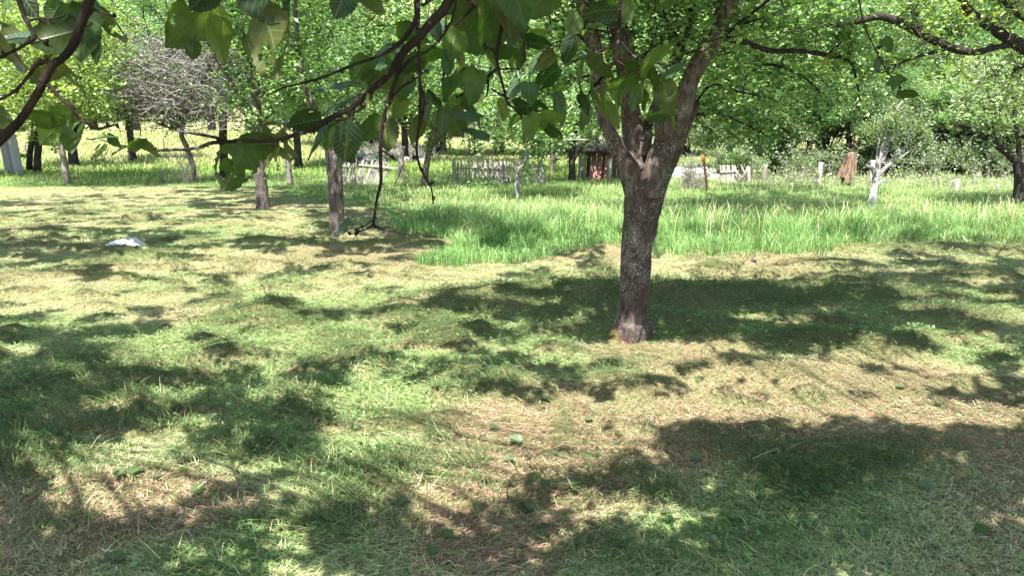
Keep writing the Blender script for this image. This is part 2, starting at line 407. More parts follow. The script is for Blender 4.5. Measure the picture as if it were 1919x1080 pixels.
def mown():
    N = 900000
    x, y = scatter(2.0, 22.5, N, 1.9)
    dn = .5 + .5 * sstep(-.25, .1, green_amt(x, y))
    k = ~in_tall(x, y) & (rng.random(N) < dn); x, y = x[k], y[k]; n = len(x)
    far = sstep(4, 18, y)
    L = (.02 + .045 * rng.random(n)**1.6) * (1 + 1.0 * far); W = (.0016 + .0016 * rng.random(n)) * (1 + 2.4 * far)
    # hay lies combed in swathes
    az0 = fbm(x * .35, y * .35, 31, 2) * 8
    az = np.where(rng.random(n) < .45, az0 + rng.normal(0, .5, n), rng.random(n) * 6.283)
    lean = R(90) - np.abs(rng.normal(0, .14, n)) - mound(x, y) * 3 * rng.random(n)
    blades(x, y, L, W, lean, az, hay_cols(x, y, n), 'mown_grass', M_HAY, 'short dry and green mown grass littered over the orchard floor', z0=.004 + .012 * rng.random(n) + mound(x, y) * .15 * rng.random(n))
    # loose long cut stems
    N = 150000; x, y = scatter(2.0, 16, N, 1.7)
    k = ~in_tall(x, y) & (rng.random(N) < .12 + .45 * sstep(.0, .25, green_amt(x, y)) + 1.0 * sstep(.02, .06, mound(x, y))); x, y = x[k], y[k]; n = len(x)
    L = .05 + .11 * rng.random(n)**1.5; W = (.002 + .002 * rng.random(n)) * (1 + 1.3 * sstep(4, 12, y))
    az = fbm(x * .5, y * .5, 31, 2) * 8 + rng.normal(0, .8, n)
    c = lerpc((.10, .19, .055), (.34, .46, .17), rng.random(n)); s = rng.random(n) < .3 - 3 * mound(x, y); c[s] = lerpc((.4, .33, .16), (.68, .6, .38), rng.random(s.sum()))
    blades(x, y, L, W, R(88) - np.abs(rng.normal(0, .09 + 5.0 * mound(x, y), n)), az, c * np.exp(rng.normal(-.05, .3, (n, 1))) * (1 - .55 * sstep(.02, .045, mound(x, y)))[:, None], 'cut_hay', M_HAY, 'long green and straw stems of cut hay lying in loose heaps', z0=.012 + .02 * rng.random(n) + mound(x, y) * .3 * rng.random(n), bend=.3)
mown()
def tall():
    # near edge: leafy and lower; inside: seeded stems
    N = 440000
    x, y = scatter(8.5, 27, N, 1.2); 
    k = in_tall(x, y); x, y = x[k], y[k]; n = len(x)
    inn = in_tall(x, y - .5 - 1.3 * vn(x * 1.7, y * 1.7, 8)) & in_tall(x - .3, y - .3)
    pat = fbm(x * .7, y * .7, 51, 3)
    L = np.where(inn, .22 + .2 * rng.random(n) + .25 * (pat - .4), .07 + .2 * rng.random(n))
    L = L * (1 - .68 * sstep(11, 16, y)) * (1 - .3 * (x < -1.6) * (y > 12)); L = np.clip(L, .05, .5)
    W = .005 + .004 * rng.random(n) + .0003 * y
    r = rng.random(n)
    c = lerpc((.09, .21, .06), (.38, .58, .24), np.clip(r * .8 + (pat - .5) * .8, 0, 1))
    dry = rng.random(n) < .03 + .12 * sstep(14, 24, y) + .08 * sstep(2, 7, x); c[dry] = lerpc((.38, .34, .16), (.66, .58, .36), rng.random(dry.sum())); c = np.clip(c * np.exp(rng.normal(-.06, .35, (n, 1))), .01, .85)
    blades(x, y, L, W * .62, np.abs(rng.normal(.25, .33, n)), rng.random(n) * 6.283, c, 'tall_grass', M_GRASS, 'tall bright green uncut grass between the trees and the fence', bend=1.1)
    # seed heads above it
    N = 14000; x, y = scatter(9, 26, N, 1.1); k = in_tall(x, y) & in_tall(x, y - 1.0); x, y = x[k], y[k]; n = len(x)
    L = (.40 + .2 * rng.random(n)) * (1 - .6 * sstep(11, 16, y)); W = np.full(n, .006) + .0002 * y
    blades(x, y, L, W, np.abs(rng.normal(.12, .12, n)), rng.random(n) * 6.283, lerpc((.42, .44, .2), (.72, .66, .42), rng.random(n)), 'seeding_grass', M_GRASS, 'straw coloured seed stems standing over the tall grass', bend=.9)
    # far meadow
    N = 170000; y = 24 + 42 * rng.random(N)**.8; x = (rng.random(N) * 2 - 1) * (y * .78 + 2)
    n = N; pat = fbm(x * .25, y * .25, 61, 3); L = .12 + .16 * rng.random(n); W = .012 + .0006 * y
    rp = sstep(32, 46, y + 10 * pat - .25 * x)
    c = lerpc((.12, .22, .05), (.36, .48, .15), rng.random(n)); dd = rng.random(n) < rp * .55; c[dd] = lerpc((.40, .36, .20), (.66, .58, .40), rng.random(dd.sum()))
    blades(x, y, L, W, np.abs(rng.normal(.2, .25, n)), rng.random(n) * 6.283, c, 'meadow_grass', M_GRASS, 'ripening meadow grass in the open field behind the fences', bend=.6)
tall()

def broad_weeds():
    N = 60000; x, y = scatter(2.0, 12, N, 1.8); ga = green_amt(x, y) + .35 * (fbm(x * 4, y * 4, 131, 3) - .5)
    k = ~in_tall(x, y) & (rng.random(N) < sstep(.06, .3, ga) * .8 + .015); x, y = x[k], y[k]; n = len(x)
    P = np.stack([x, y, height(x, y) + .014 + .03 * rng.random(n)], -1); V, Q = leaf_quads(P, .018 + .016 * rng.random(n), .9)
    c = lerpc((.06, .14, .05), (.24, .36, .14), rng.random(n)); o = link('ground_weeds', np_mesh('ground_weeds', V, Q, M_GRASS, col=c))
    tag(o, 'small broad leaved weeds and clover growing low through the mown grass', 'weeds', kind='stuff')
# ------------------------------------------------------------------ leaves for crowns
def leaf_quads(P, size, upbias=.6, droop=0.0):
    n = len(P); size = size * (.7 + .6 * rng.random(n))
    nv = rng.normal(0, 1, (n, 3)); nv[:, 2] = np.abs(nv[:, 2]) + upbias * 2; nv /= np.linalg.norm(nv, axis=1, keepdims=True)
    t = rng.normal(0, 1, (n, 3)); t[:, 2] -= droop; t -= nv * (t * nv).sum(1, keepdims=True); t /= np.linalg.norm(t, axis=1, keepdims=True)
    b = np.cross(nv, t); s = size[:, None]
    V = np.stack([P, P + t * s * .5 + b * s * .33 + nv * s * .1, P + t * s * 1.0, P + t * s * .5 - b * s * .33 + nv * s * .1], 1).reshape(-1, 3)
    q = np.arange(n)[:, None] * 4 + np.arange(4)[None]
    return V, q
def leaf_cols(n, dark, light, yel=.012):
    c = lerpc(dark, light, rng.random(n)); k = rng.random(n) < yel; c[k] = (.45, .42, .06); return c
G_PLUM = ((.06, .14, .05), (.33, .48, .21)); G_YEL = ((.11, .18, .05), (.42, .52, .20)); G_GREY = ((.10, .16, .09), (.38, .45, .28)); G_DARK = ((.05, .11, .045), (.20, .32, .15))  # G_GREY: grey-green leaves, with haze paling put into the colour

def grow(mb, p, d, length, r, level, spec, tips, prand):
    """recursive limbs; tips receives leaf points"""
    nseg = 5 if level < 3 else 3
    pts = [Vector(p)]; rad = [r]; d = Vector(d).normalized()
    for i in range(nseg):
        d = (d + Vector((prand.gauss(0, 1), prand.gauss(0, 1), prand.gauss(0, 1))) * spec['wig'] + Vector((0, 0, spec['up'][min(level, 3)]))).normalized()
        pts.append(pts[-1] + d * length / nseg); rad.append(max(r * (1 - (i + 1) / nseg * .62), .002))
    mb.tube(pts, rad, (8, 6, 5, 4, 3)[min(level, 4)], cap=False)
    if level >= spec['levels']:
        for q in pts[1:]: tips.append(q)
        return
    nb = spec['nb'][level]
    for k in range(nb):
        f = .3 + .7 * (k + prand.random()) / nb if level else .55 + .45 * k / max(nb - 1, 1)
        i = min(int(f * nseg), nseg - 1); q = pts[i].lerp(pts[i + 1], f * nseg - i)
        dd = (pts[min(i + 1, nseg)] - pts[i]).normalized()
        a = prand.random() * 6.283 if level else k * 6.283 / nb + prand.random() * .8
        side = Vector((math.cos(a), math.sin(a), prand.uniform(-.1, .5)))
        nd = dd * spec['fwd'] + side
        grow(mb, q, nd, length * spec['lr'][level] * prand.uniform(.7, 1.2), rad[i] * (.62 if level else .55), level + 1, spec, tips, prand)
    if level: tips.append(pts[-1])

def make_tree(seed, h_trunk, r, limb, n_leaf, lsize, cols, barkm, jit=.16, wig=.12, up=(0, .06, .03, -.02), nb=(5, 6, 5), levels=3, fwd=.6, lr=(1, .55, .5), upbias=.5, zmin=None, lean=(0, 0), bare=0.0):
    pr = random.Random(seed); mb = MB(); tips = []
    # trunk
    P = [Vector((0, 0, -.1)), Vector((0, 0, .02)), Vector((lean[0] * .2, lean[1] * .2, h_trunk * .35)), Vector((lean[0] * .6, lean[1] * .6, h_trunk * .7)), Vector((lean[0], lean[1], h_trunk))]
    Pp, Rr = smooth_path(P, [r * 1.5, r * 1.25, r, r * .95, r * 1.05], 4)
    mb.tube(Pp, Rr, 12, .08)
    spec = dict(wig=wig, up=up, nb=nb, levels=levels, fwd=fwd, lr=lr)
    for k in range(nb[0]):
        a = k * 6.283 / nb[0] + pr.random() * .9; el = pr.uniform(.45, 1.15)
        grow(mb, P[-1] - Vector((0, 0, .05 + .15 * pr.random())), (math.cos(a) * math.cos(el), math.sin(a) * math.cos(el), math.sin(el)), limb * pr.uniform(.8, 1.15), r * .55, 1, spec, tips, pr)
    T = np.array([tuple(t) for t in tips]); 
    tm = mb.mesh('trunk', barkm)
    cm = None
    if n_leaf:
        n = n_leaf; idx = rng.integers(0, len(T), n)
        # uneven: some twigs carry far more leaves
        wgt = rng.random(len(T))**1.6; wgt[rng.random(len(T)) < bare] = 0; wgt /= wgt.sum(); idx = rng.choice(len(T), n, p=wgt)
        L = T[idx] + rng.normal(0, jit, (n, 3)) * np.array([1, 1, .8])
        if zmin is not None: L = L[L[:, 2] > zmin + .25 * rng.random(len(L))]
        V, Q = leaf_quads(L, lsize, upbias); kf = .55 + .9 * vn(L[:, 0] * 1.4 + L[:, 2] * .7, L[:, 1] * 1.4 - L[:, 2], seed)[:, None]; cm = np_mesh('crown', V, Q, M_LEAF, col=leaf_cols(len(L), *cols) * kf)
    return tm, cm
def place_tree(name, tm, cm, loc, rz, sc, label, cat='tree', group=None, szz=1.0, crown='crown'):
    e = empty(name, loc); e.rotation_euler = (0, 0, rz); e.scale = (sc, sc, sc * szz); tag(e, label, cat, group)
    a = link('trunk', tm, e, world=False)
    if cm: b = link(crown, cm, e, world=False)
    return e
def hz(x, y): return float(height(np.array([x]), np.array([y]))[0])

PR_A = make_tree(1, 1.5, .11, 1.9, 20000, .075, G_PLUM, M_BARKD)
PR_B = make_tree(2, 1.3, .12, 2.1, 20000, .08, G_YEL, M_BARKD, up=(0, .03, 0, -.06))
PR_C = make_tree(3, 1.0, .09, 1.8, 17000, .075, G_GREY, M_BARK2, nb=(6, 6, 5), up=(0, .05, .0, -.05))
PR_D = make_tree(4, 1.7, .12, 2.4, 20000, .085, G_DARK, M_BARKD, up=(0, .12, .05, 0))
PR_S = make_tree(5, .8, .07, 1.5, 15000, .07, G_GREY, M_BARKD, nb=(7, 6, 5), up=(0, .08, .02, -.02), bare=.5)

# ------------------------------------------------------------------ shade: leaves added overhead out of view, set along sun rays to cast this grid
SH = """443345555420110124432000
333333245454221245664211
777653456755542212222334
664121122110220000112445
111123100135666666555445
122333533577888788887545
446442245655558888776655
566653325444453456655655
767543343334434323433457
976666322222332324433346
988765333310001112553467
775466652110003578999899
775323541110002578999999
742354421105435678999999
732135421113345578999999
666666424347886578899999
988766556788899877999999
678877557889999999999999""".split()
SHG = np.array([[int(c) for c in r] for r in SH], float) / 9.0
def shade_at(x, y):
    px, py = proj(x, y, 0.0)
    u = np.clip((px - 40) / 80, 0, 22.999); v = np.clip((py - 380) / 40, 0, 16.999)
    i = v.astype(int); j = u.astype(int); fu = u - j; fv = v - i
    return (SHG[i, j] * (1 - fu) + SHG[i, j + 1] * fu) * (1 - fv) + (SHG[i + 1, j] * (1 - fu) + SHG[i + 1, j + 1] * fu) * fv
B_LIN = Vector((-1.7, -1.9, 0)); B_MAIN = gp(1180, 634); B_SEC = gp(632, 442); B_THIRD = gp(491, 389); B_BACK = gp(1232, 402); B_RIGHT = Vector((7.4, 8.2, 0)); B_FARL = Vector((-10.5, 9.5, 0))
HOSTS = [B_LIN, B_MAIN, B_SEC, B_THIRD, B_BACK, B_RIGHT, B_FARL]
RAD = [1.0, 1.0, 1.0, 1.0, 1.0, .9, 1.0]
def shade_leaves():
    out = []
    for (y0, y1, dens, size) in ((1.2, 9.2, 2200, .085), (9.2, 21, 1000, .13)):
        N = int(dens * (y1 - y0) * 22); x = (rng.random(N) * 2 - 1) * 11.5; y = y0 + (y1 - y0) * rng.random(N)
        k = np.abs(x) < y * .76 + 1.6; x, y = x[k], y[k]
        T = shade_at(x, y); 
        n = .32 * fbm(x * .9, y * 1.3, 71, 3) + .68 * fbm(x * 3.4, y * 4.2, 77, 3); n = np.clip((n - .5) * 2.6 + .5, 0, 1)
        m = np.clip((T * 1.02 - .08 - n) / .30 + .30, 0, 1) * (T > .03)
        m = m * (T > .06) + .0
        k = rng.random(len(x)) < m; x, y = x[k], y[k]
        h = 1.75 + .2 * y + .35 + 1.3 * rng.random(len(x))
        h = np.maximum(h, 2.7 + .8 * rng.random(len(x)))
        P = np.stack([x + SD.x / SD.z * h, y + SD.y / SD.z * h, h], -1)
        out.append((P, np.full(len(P), size)))
    P = np.vstack([o[0] for o in out]); S = np.concatenate([o[1] for o in out])
    H = np.array([(b.x, b.y) for b in HOSTS]); D = np.sqrt(((P[:, None, :2] - H[None])**2).sum(-1)) / np.array(RAD)[None]
    own = D.argmin(1)
    res = []
    for i in range(len(HOSTS)):
        k = own == i; res.append((P[k], S[k]))
    return res
SHADE = shade_leaves()
def host_branches(mb, i, top, n, r0, rnd):  # branches reaching out to the added shade leaves
    P, S = SHADE[i]
    if len(P) == 0: return
    for k in rnd.sample(range(len(P)), min(n, len(P))):
        q = Vector(P[k]); a = Vector(top); mid = a.lerp(q, .45) + Vector((rnd.gauss(0, .15), rnd.gauss(0, .15), .45))
        pts, rr = smooth_path([a, mid, q], [r0, r0 * .5, .004], 6); mb.tube(pts, rr, 5, cap=False)

# ------------------------------------------------------------------ main tree
def px_tube(mb, pts, Y, seg=8, sub=5, wob=0, cap=False):
    """pts: (px, py, width px[, dY])"""
    P = [at(p[0], p[1], Y + (p[3] if len(p) > 3 else 0)) for p in pts]; Rr = [max(pxm(p[2], Y) / 2, .0012) for p in pts]
    P, Rr = smooth_path(P, Rr, sub); mb.tube(P, Rr, seg, wob, cap)
    return P
def voxel(mb, name, mat, parent, size, disp=0.012, fscale=9):
    me = mb.mesh('tmp', mat); o = bpy.data.objects.new('tmp', me); C.objects.link(o)
    md = o.modifiers.new('r', 'REMESH'); md.mode = 'VOXEL'; md.voxel_size = size
    sm = o.modifiers.new('s', 'SMOOTH'); sm.factor = .5; sm.iterations = 5
    dg = bpy.context.evaluated_depsgraph_get(); em = bpy.data.meshes.new_from_object(o.evaluated_get(dg))
    bpy.data.objects.remove(o)
    n = len(em.vertices); co = np.zeros(n * 3, np.float32); no = np.zeros(n * 3, np.float32)
    em.vertices.foreach_get('co', co); em.vertex_normals.foreach_get('vector', no); co = co.reshape(-1, 3); no = no.reshape(-1, 3)
    d = np.array([mnoise.fractal(Vector((c[0] * fscale, c[1] * fscale, c[2] * fscale * .45)), 1.0, 2.0, 4) for c in co])
    co = co + no * (d * disp)[:, None]; em.vertices.foreach_set('co', co.astype(np.float32).ravel())
    em.polygons.foreach_set('use_smooth', np.full(len(em.polygons), True)); em.materials.clear(); em.materials.append(mat); em.update()
    return link(name, em, parent)
YM = B_MAIN.y
e = empty('plum_tree', B_MAIN); tag(e, 'large forked plum tree with dark bark and pale lichen standing in the mown grass', 'tree')
mb = MB(); y0 = .02
px_tube(mb, [(1172,662,104),(1174,640,84),(1180,615,64),(1184,580,56),(1190,520,57),(1194,450,56),(1198,400,60),(1203,365,62),(1206,335,62)], YM, 14, cap=True)
px_tube(mb, [(1190,620,40),(1162,634,38),(1143,652,32)], YM - .05, 8, cap=True)
px_tube(mb, [(1195,620,40),(1200,640,30),(1206,652,22)], YM - .03, 8, cap=True)
px_tube(mb, [(1204,600,36),(1212,628,28),(1224,646,16)], YM + .04, 8, cap=True)
px_tube(mb, [(1184,610,40),(1182,640,34),(1186,660,20)], YM - .10, 8, cap=True)
px_tube(mb, [(1198,370,50),(1180,320,42),(1160,285,32),(1144,250,27),(1131,215,24),(1124,170,26),(1118,120,27),(1108,60,30),(1096,0,30),(1085,-70,26),(1070,-160,18)], YM - .02, 10, cap=True)
px_tube(mb, [(1200,360,55),(1192,300,44),(1188,250,38),(1182,205,35),(1176,150,36),(1168,90,36),(1156,30,34),(1148,-40,30),(1150,-140,22)], YM + .08, 10, cap=True)
px_tube(mb, [(1200,290,22),(1212,240,22),(1228,200,22),(1250,150,21),(1270,100,22),(1288,50,19),(1300,0,16),(1318,-80,12)], YM + .18, 8, cap=True)
px_tube(mb, [(1212,370,46),(1232,310,46),(1254,255,43),(1275,210,38),(1292,155,34),(1318,105,34),(1346,50,35),(1368,0,34),(1392,-70,30),(1420,-170,24)], YM - .06, 12, cap=True)
px_tube(mb, [(1208,450,36,-.17),(1222,400,34,-.1),(1238,350,28,-.02),(1258,300,25),(1278,255,23),(1294,215,21),(1305,190,16)], YM + .2, 8, cap=True)
px_tube(mb, [(1248,262,40),(1244,235,36),(1242,222,34)], YM - .10, 8, cap=True)
px_tube(mb, [(1208,290,16),(1214,262,17),(1216,245,15)], YM + .0, 8, cap=True)
tr = voxel(mb, 'trunk', M_BARK, e, .0085)
mb = MB(); rnd = random.Random(5)
def twigs(mb, path, Y, n, Lpx, r=.003, rnd=rnd, tips=None, down=0):
    for k in range(n):
        i = rnd.randrange(len(path) // 5, len(path)); p = path[i]; a = rnd.random() * 6.283; L = pxm(Lpx, Y) * rnd.uniform(.4, 1.2)
        d = Vector((math.cos(a), rnd.gauss(0, .5), math.sin(a) - down)).normalized()
        q = [p]
        for _ in range(5): d = (d + Vector((rnd.gauss(0, .25), rnd.gauss(0, .25), rnd.gauss(0, .25)))).normalized(); q.append(q[-1] + d * L / 5)
        mb.tube(q, [r * (1 - .15 * j) for j in range(6)], 3, cap=False)
        if tips is not None: tips += q[1:]
tips = []
for pth, dy in (([(1360,72,13),(1395,78,11),(1440,94,10),(1500,95,9),(1555,103,9),(1585,112,6),(1600,130,5),(1612,190,3)], 0),
            ([(1550,103,6),(1575,80,5),(1590,66,4),(1588,52,3)], 0), ([(1300,215,7),(1340,210,5),(1380,225,4),(1430,250,3)], .2),
            ([(1345,75,9),(1390,40,6),(1440,0,5),(1480,-40,4)], -.1), ([(1350,60,6),(1420,35,4),(1470,20,3)], .2), ([(1120,100,7),(1090,70,5),(1060,40,4),(1020,10,3)], .1),
            ([(1150,60,6),(1080,55,4),(1030,60,3),(990,80,2)], -.1), ([(1280,80,6),(1250,40,5),(1240,0,4)], .1), ([(1400,140,5),(1440,120,6),(1500,140,5),(1540,175,3)], .6), ([(1290,220,5),(1330,160,5),(1380,170,4),(1450,185,3)], .5),
            ([(1118,140,5),(1070,150,4),(1040,175,3),(1000,180,2)], .3), ([(1176,140,5),(1215,95,4),(1235,40,3)], .1), ([(1182,120,5),(1150,90,4),(1135,40,3)], .2)):
    P = px_tube(mb, pth, YM + dy, 6); twigs(mb, P, YM, 14, 70, .0035, tips=tips)
host_branches(mb, 1, at(1150, -60, YM), 40, .02, rnd); host_branches(mb, 1, at(1400, -80, YM), 40, .02, rnd)
mb.build('branches', M_BARKD, e)
def cloud_px(spec, cols, size, upb=.5):
    """leaf spray boxes: (px0,py0,px1,py1,Y0,Y1,n) gathered into small clumps"""
    out = []
    for (x0, y0, x1, y1, Y0, Y1, n, dens) in spec:
        nc = max(1, n // dens)
        for _ in range(nc):
            c = at(random.uniform(x0, x1), random.uniform(y0, y1), random.uniform(Y0, Y1))
            out.append(np.array(c)[None] + rng.normal(0, .085 + .006 * (Y0 + Y1) / 2, (dens, 3)) * np.array([1.2, 1, .6]))
    L = np.vstack(out); V, Q = leaf_quads(L, size, upb, .4); kf = np.repeat(np.exp(rng.normal(-.03, .3, len(out))), [len(o) for o in out])[:, None]; return V, Q, np.clip(leaf_cols(len(L), *cols) * kf, 0, .8), [o.mean(0) for o in out]
def crown_obj(parent, spec, host, cols, size, tips=None, ntip=0, name='crown'):
    Vs = []; Qs = []; Cs = []; n = 0
    if spec:
        V, Q, c, L = cloud_px(spec, cols, size); Vs.append(V); Qs.append(Q); Cs.append(c); n += len(V)
        mt_ = MB(); rk = random.Random(len(L))
        for c_ in L:
            if rk.random() < .8:
                k_ = (4 + c_[1]) / 12; d = Vector((rk.gauss(0, 1), rk.gauss(0, .5), rk.gauss(0, .7))).normalized(); q = [Vector(c_) - d * .2 * k_]
                for _ in range(5): d = (d + Vector((rk.gauss(0, .3), rk.gauss(0, .3), rk.gauss(-.03, .3)))).normalized(); q.append(q[-1] + d * rk.uniform(.09, .17) * k_)
                r_ = rk.choice((.003, .004, .006, .009)) * k_; mt_.tube(q, [r_ * (1 - .14 * j) for j in range(6)], 3, cap=False)
        mt_.build('twigs', rk.choice((M_BARKD, M_BARKD, M_BARK2)), parent)
    if tips:
        T = np.array([tuple(t) for t in tips]); L = T[rng.integers(0, len(T), ntip)] + rng.normal(0, .035, (ntip, 3)); V, Q = leaf_quads(L, size, .5); Vs.append(V); Qs.append(Q + n); Cs.append(leaf_cols(ntip, *cols)); n += len(V)
    if host is not None:
        P, S = SHADE[host]
        if len(P): V, Q = leaf_quads(P, S, .9); Vs.append(V); Qs.append(Q + n); Cs.append(leaf_cols(len(P), *cols)); n += len(V)  # extra overhead leaves added only to cast the ground dapples
    return link(name, np_mesh(name, np.vstack(Vs), np.vstack(Qs), M_LEAF, col=np.vstack(Cs)), parent)
crown_obj(e, [(1180, -60, 1340, 110, YM - .4, YM + .8, 2200, 30), (1300, -60, 1560, 150, YM + .2, YM + 1.4, 1800, 24), (1010, -60, 1150, 120, YM, YM + 1.0, 1200, 24)], 1, G_PLUM, .055, tips, 3200)

# ------------------------------------------------------------------ the trees standing around it (trunks drawn from the photo)
def orchard_tree(name, label, base, Y, paths, bark, spec, cols, host=None, lsize=.07, ntw=18, twl=90, ntip=3000, nh=30, top=None, voxelise=None, tw_bark=None, cat='tree', crown='crown'):
    e = empty(name, base); tag(e, label, cat); mb = MB(); mb2 = MB(); tips = []
    for k, p in enumerate(paths):
        P = px_tube(mb, p, Y, 12 if k == 0 else 7, wob=.07, cap=True)
        if ntw: twigs(mb2, P[len(P) // 3:] if k == 0 else P, Y, ntw, twl, .004, tips=tips)
    if voxelise: voxel(mb, 'trunk', bark, e, voxelise, .01)
    else: mb.build('trunk', bark, e)
    if host is not None and nh: host_branches(mb2, host, top, nh, .022, rnd)
    if mb2.n: mb2.build('branches', tw_bark or M_BARKD, e)
    if spec or ntip or host is not None: crown_obj(e, spec, host, cols, lsize, tips if ntip else None, ntip, crown)
    return e
Y2 = B_SEC.y
orchard_tree('plum_tree', 'plum tree beside the tall grass corner, forking under the hanging leaves', B_SEC, Y2,
    [[(634,452,40),(633,440,32),(631,400,28),(629,350,28),(626,310,30),(622,285,28),(612,262,16),(603,235,12),(590,205,11),(575,170,11),(562,120,11),(556,60,10),(550,-40,8)],
     [(624,300,18),(640,262,18),(655,225,14),(668,180,12),(690,120,10),(700,40,8),(720,-60,6)], [(590,205,6),(560,190,5),(520,160,4),(490,110,3)], [(668,180,7),(720,150,5),(760,110,4)],[(560,100,6),(530,60,4),(500,10,3)]],
    M_BARK2, [(500,-60,860,175,Y2-1,Y2+1.5,5200,26),(560,150,760,215,Y2,Y2+1.2,500,20)], G_PLUM, 2, .075, 16, 70, 2600, 30, at(560,-40,Y2), .014)
Y3 = B_THIRD.y
orchard_tree('plum_tree', 'slender straight plum tree in the mown grass left of the grey post', B_THIRD, Y3,
    [[(494,397,32),(493,386,26),(490,350,22),(486,310,21),(484,265,20),(482,215,18),(479,165,17),(476,110,14),(470,40,12),(470,-50,8)],
     [(482,220,9),(455,190,8),(430,150,7),(400,100,5),(370,40,3)], [(480,190,9),(510,150,7),(540,100,5),(560,40,4)], [(478,140,7),(455,90,6),(440,30,5)], [(483,235,5),(520,205,4),(560,190,3)]],
    M_BARK2, [(330,-70,620,75,Y3-1,Y3+2,3800,28),(450,70,610,190,Y3-.5,Y3+1,1500,20)], G_PLUM, 3, .09, 22, 60, 2400, 30, at(470,-40,Y3))
YB = B_BACK.y
orchard_tree('plum_tree', 'leafy plum tree half hidden behind the large forked plum tree, crown reaching right', B_BACK, YB,
    [[(1232,404,22),(1233,380,18),(1240,320,15),(1250,260,14),(1262,200,14),(1290,120,12),(1310,40,10)], [(1255,240,9),(1310,215,8),(1370,225,6),(1440,250,4)], [(1262,200,9),(1330,160,8),(1420,150,6),(1500,190,5),(1560,240,3)],
     [(1290,120,9),(1380,90,7),(1470,60,5),(1560,40,4)], [(1310,170,5),(1400,200,4),(1480,250,3)]],
    M_BARKD, [(1290,20,1560,215,YB-1.5,YB+1.5,6500,24),(1330,190,1480,262,YB-1,YB+1,900,22),(1540,60,1680,180,YB-1,YB+1.5,1400,22),(1040,60,1300,190,YB-1,YB+1,2600,26)], G_PLUM, 4, .085, 22, 70, 3500, 25, at(1310,40,YB))
orchard_tree('plum_tree', 'tree past the right edge whose long dark boughs arch in at the top', B_RIGHT, 7.4,
    [[(2330,470,60),(2300,330,56),(2200,200,50),(2080,140,40),(1990,112,28),(1925,90,26),(1885,68,20),(1850,45,18),(1822,25,15),(1802,0,12),(1780,-50,9)],
     [(1935,92,14),(1895,84,11),(1860,90,11),(1830,97,12),(1800,94,15),(1765,82,15),(1725,62,16),(1690,44,15),(1650,30,14),(1610,38,12),(1570,46,10),(1530,50,7),(1490,58,4),(1462,60,2)],
     [(1775,90,7),(1740,100,6),(1700,112,5),(1670,125,3),(1640,132,2)], [(1930,40,10),(1905,25,9),(1880,0,8),(1865,-30,6)], [(1722,60,4),(1712,30,3),(1700,10,2)], [(1930,118,8),(1900,130,7)]],
    M_BARKD, [(1700,-60,1960,60,6.5,8.5,700,16),(1780,80,1960,180,7,9,260,12)], G_YEL, 5, .05, 20, 95, 1500, 25, at(2080, -200, 7.4))
mb = MB()
e = empty('plum_tree', B_FARL); tag(e, 'unseen plum tree added past the left edge to shade the grass beside the white plastic', 'tree')  # out of view, added to carry shade leaves on the left
px_tube(mb, [(0, 0, 1)] * 2, 5) if False else None
mb.tube([B_FARL + Vector((0, 0, -.1)), B_FARL + Vector((.05, 0, .9)), B_FARL + Vector((0, .1, 2.0)), B_FARL + Vector((.3, .2, 3.0))], [.17, .13, .12, .08], 10)
mb.build('trunk', M_BARK2, e); mb = MB(); host_branches(mb, 6, B_FARL + Vector((.2, .1, 2.4)), 30, .03, rnd)
if mb.n: mb.build('branches', M_BARKD, e)
if len(SHADE[6][0]): crown_obj(e, None, 6, G_PLUM, .1)

# trees at the far side of the mown part, left
def base_at(px, py): return gp(px, py)
def std(name, label, px, py, w, pts, bark, spec, cols, ls=.1, ntw=10, twl=50, ntip=900, extra=(), cat='tree', tw_bark=None):
    b = base_at(px, py); Y = b.y
    return orchard_tree(name, label, b, Y, [[(px, py + 3, w * 1.3)] + pts] + list(extra), bark, spec, cols, None, ls, ntw, twl, ntip, 0, None, None, tw_bark, cat)
std('plum_tree', 'black trunked tree at the left edge in front of the pale boards', 22, 326, 18, [(18,300,16),(10,270,15),(4,245,15),(0,200,13),(10,140,10),(30,80,8)], M_BARKD,
    [(-60,0,210,215,19.5,23.5,12000,34)], G_YEL, .11)
std('plum_tree', 'twin stemmed dark tree right of the black trunk at the left edge', 70, 328, 12, [(70,300,12),(72,270,12),(70,240,12),(66,215,10),(80,160,8),(100,100,6)], M_BARKD,
    [(60,40,235,225,23,26,8000,34)], G_YEL, .11, extra=[[(55,318,11),(56,290,10),(60,262,10),(64,240,10),(60,200,8),(40,150,6)]])
std('plum_tree', 'dark trunked tree between the bare twiggy tree and the post', 419, 338, 15, [(420,310,15),(419,280,15),(418,240,14),(420,200,12),(428,150,10),(436,80,8)], M_BARKD,
    [(490,60,620,220,17.5,21,3800,28)], G_PLUM, .1)
std('plum_tree', 'thin leaning grey trunked tree between the two picket fences', 797, 350, 13, [(797,330,12),(801,300,11),(806,275,12),(814,245,11),(820,205,10),(826,150,8),(836,90,6)], M_BARK2,
    [(700,40,980,215,19,24,9000,32),(640,120,760,235,24,28,2200,30)], G_PLUM, .11, extra=[[(806,278,7),(822,262,5),(835,235,4)]])
std('plum_tree', 'dark straight tree between the long picket fence and the old shed', 1072, 343, 13, [(1072,320,12),(1072,290,12),(1074,268,11),(1080,235,8),(1088,190,7),(1090,130,5)], M_BARKD,
    [(990,90,1180,255,20,23.5,7600,30)], G_PLUM, .1, extra=[[(1073,272,6),(1055,262,5),(1035,264,4),(1015,272,3)], [(1076,300,5),(1092,275,5),(1105,262,4)]])
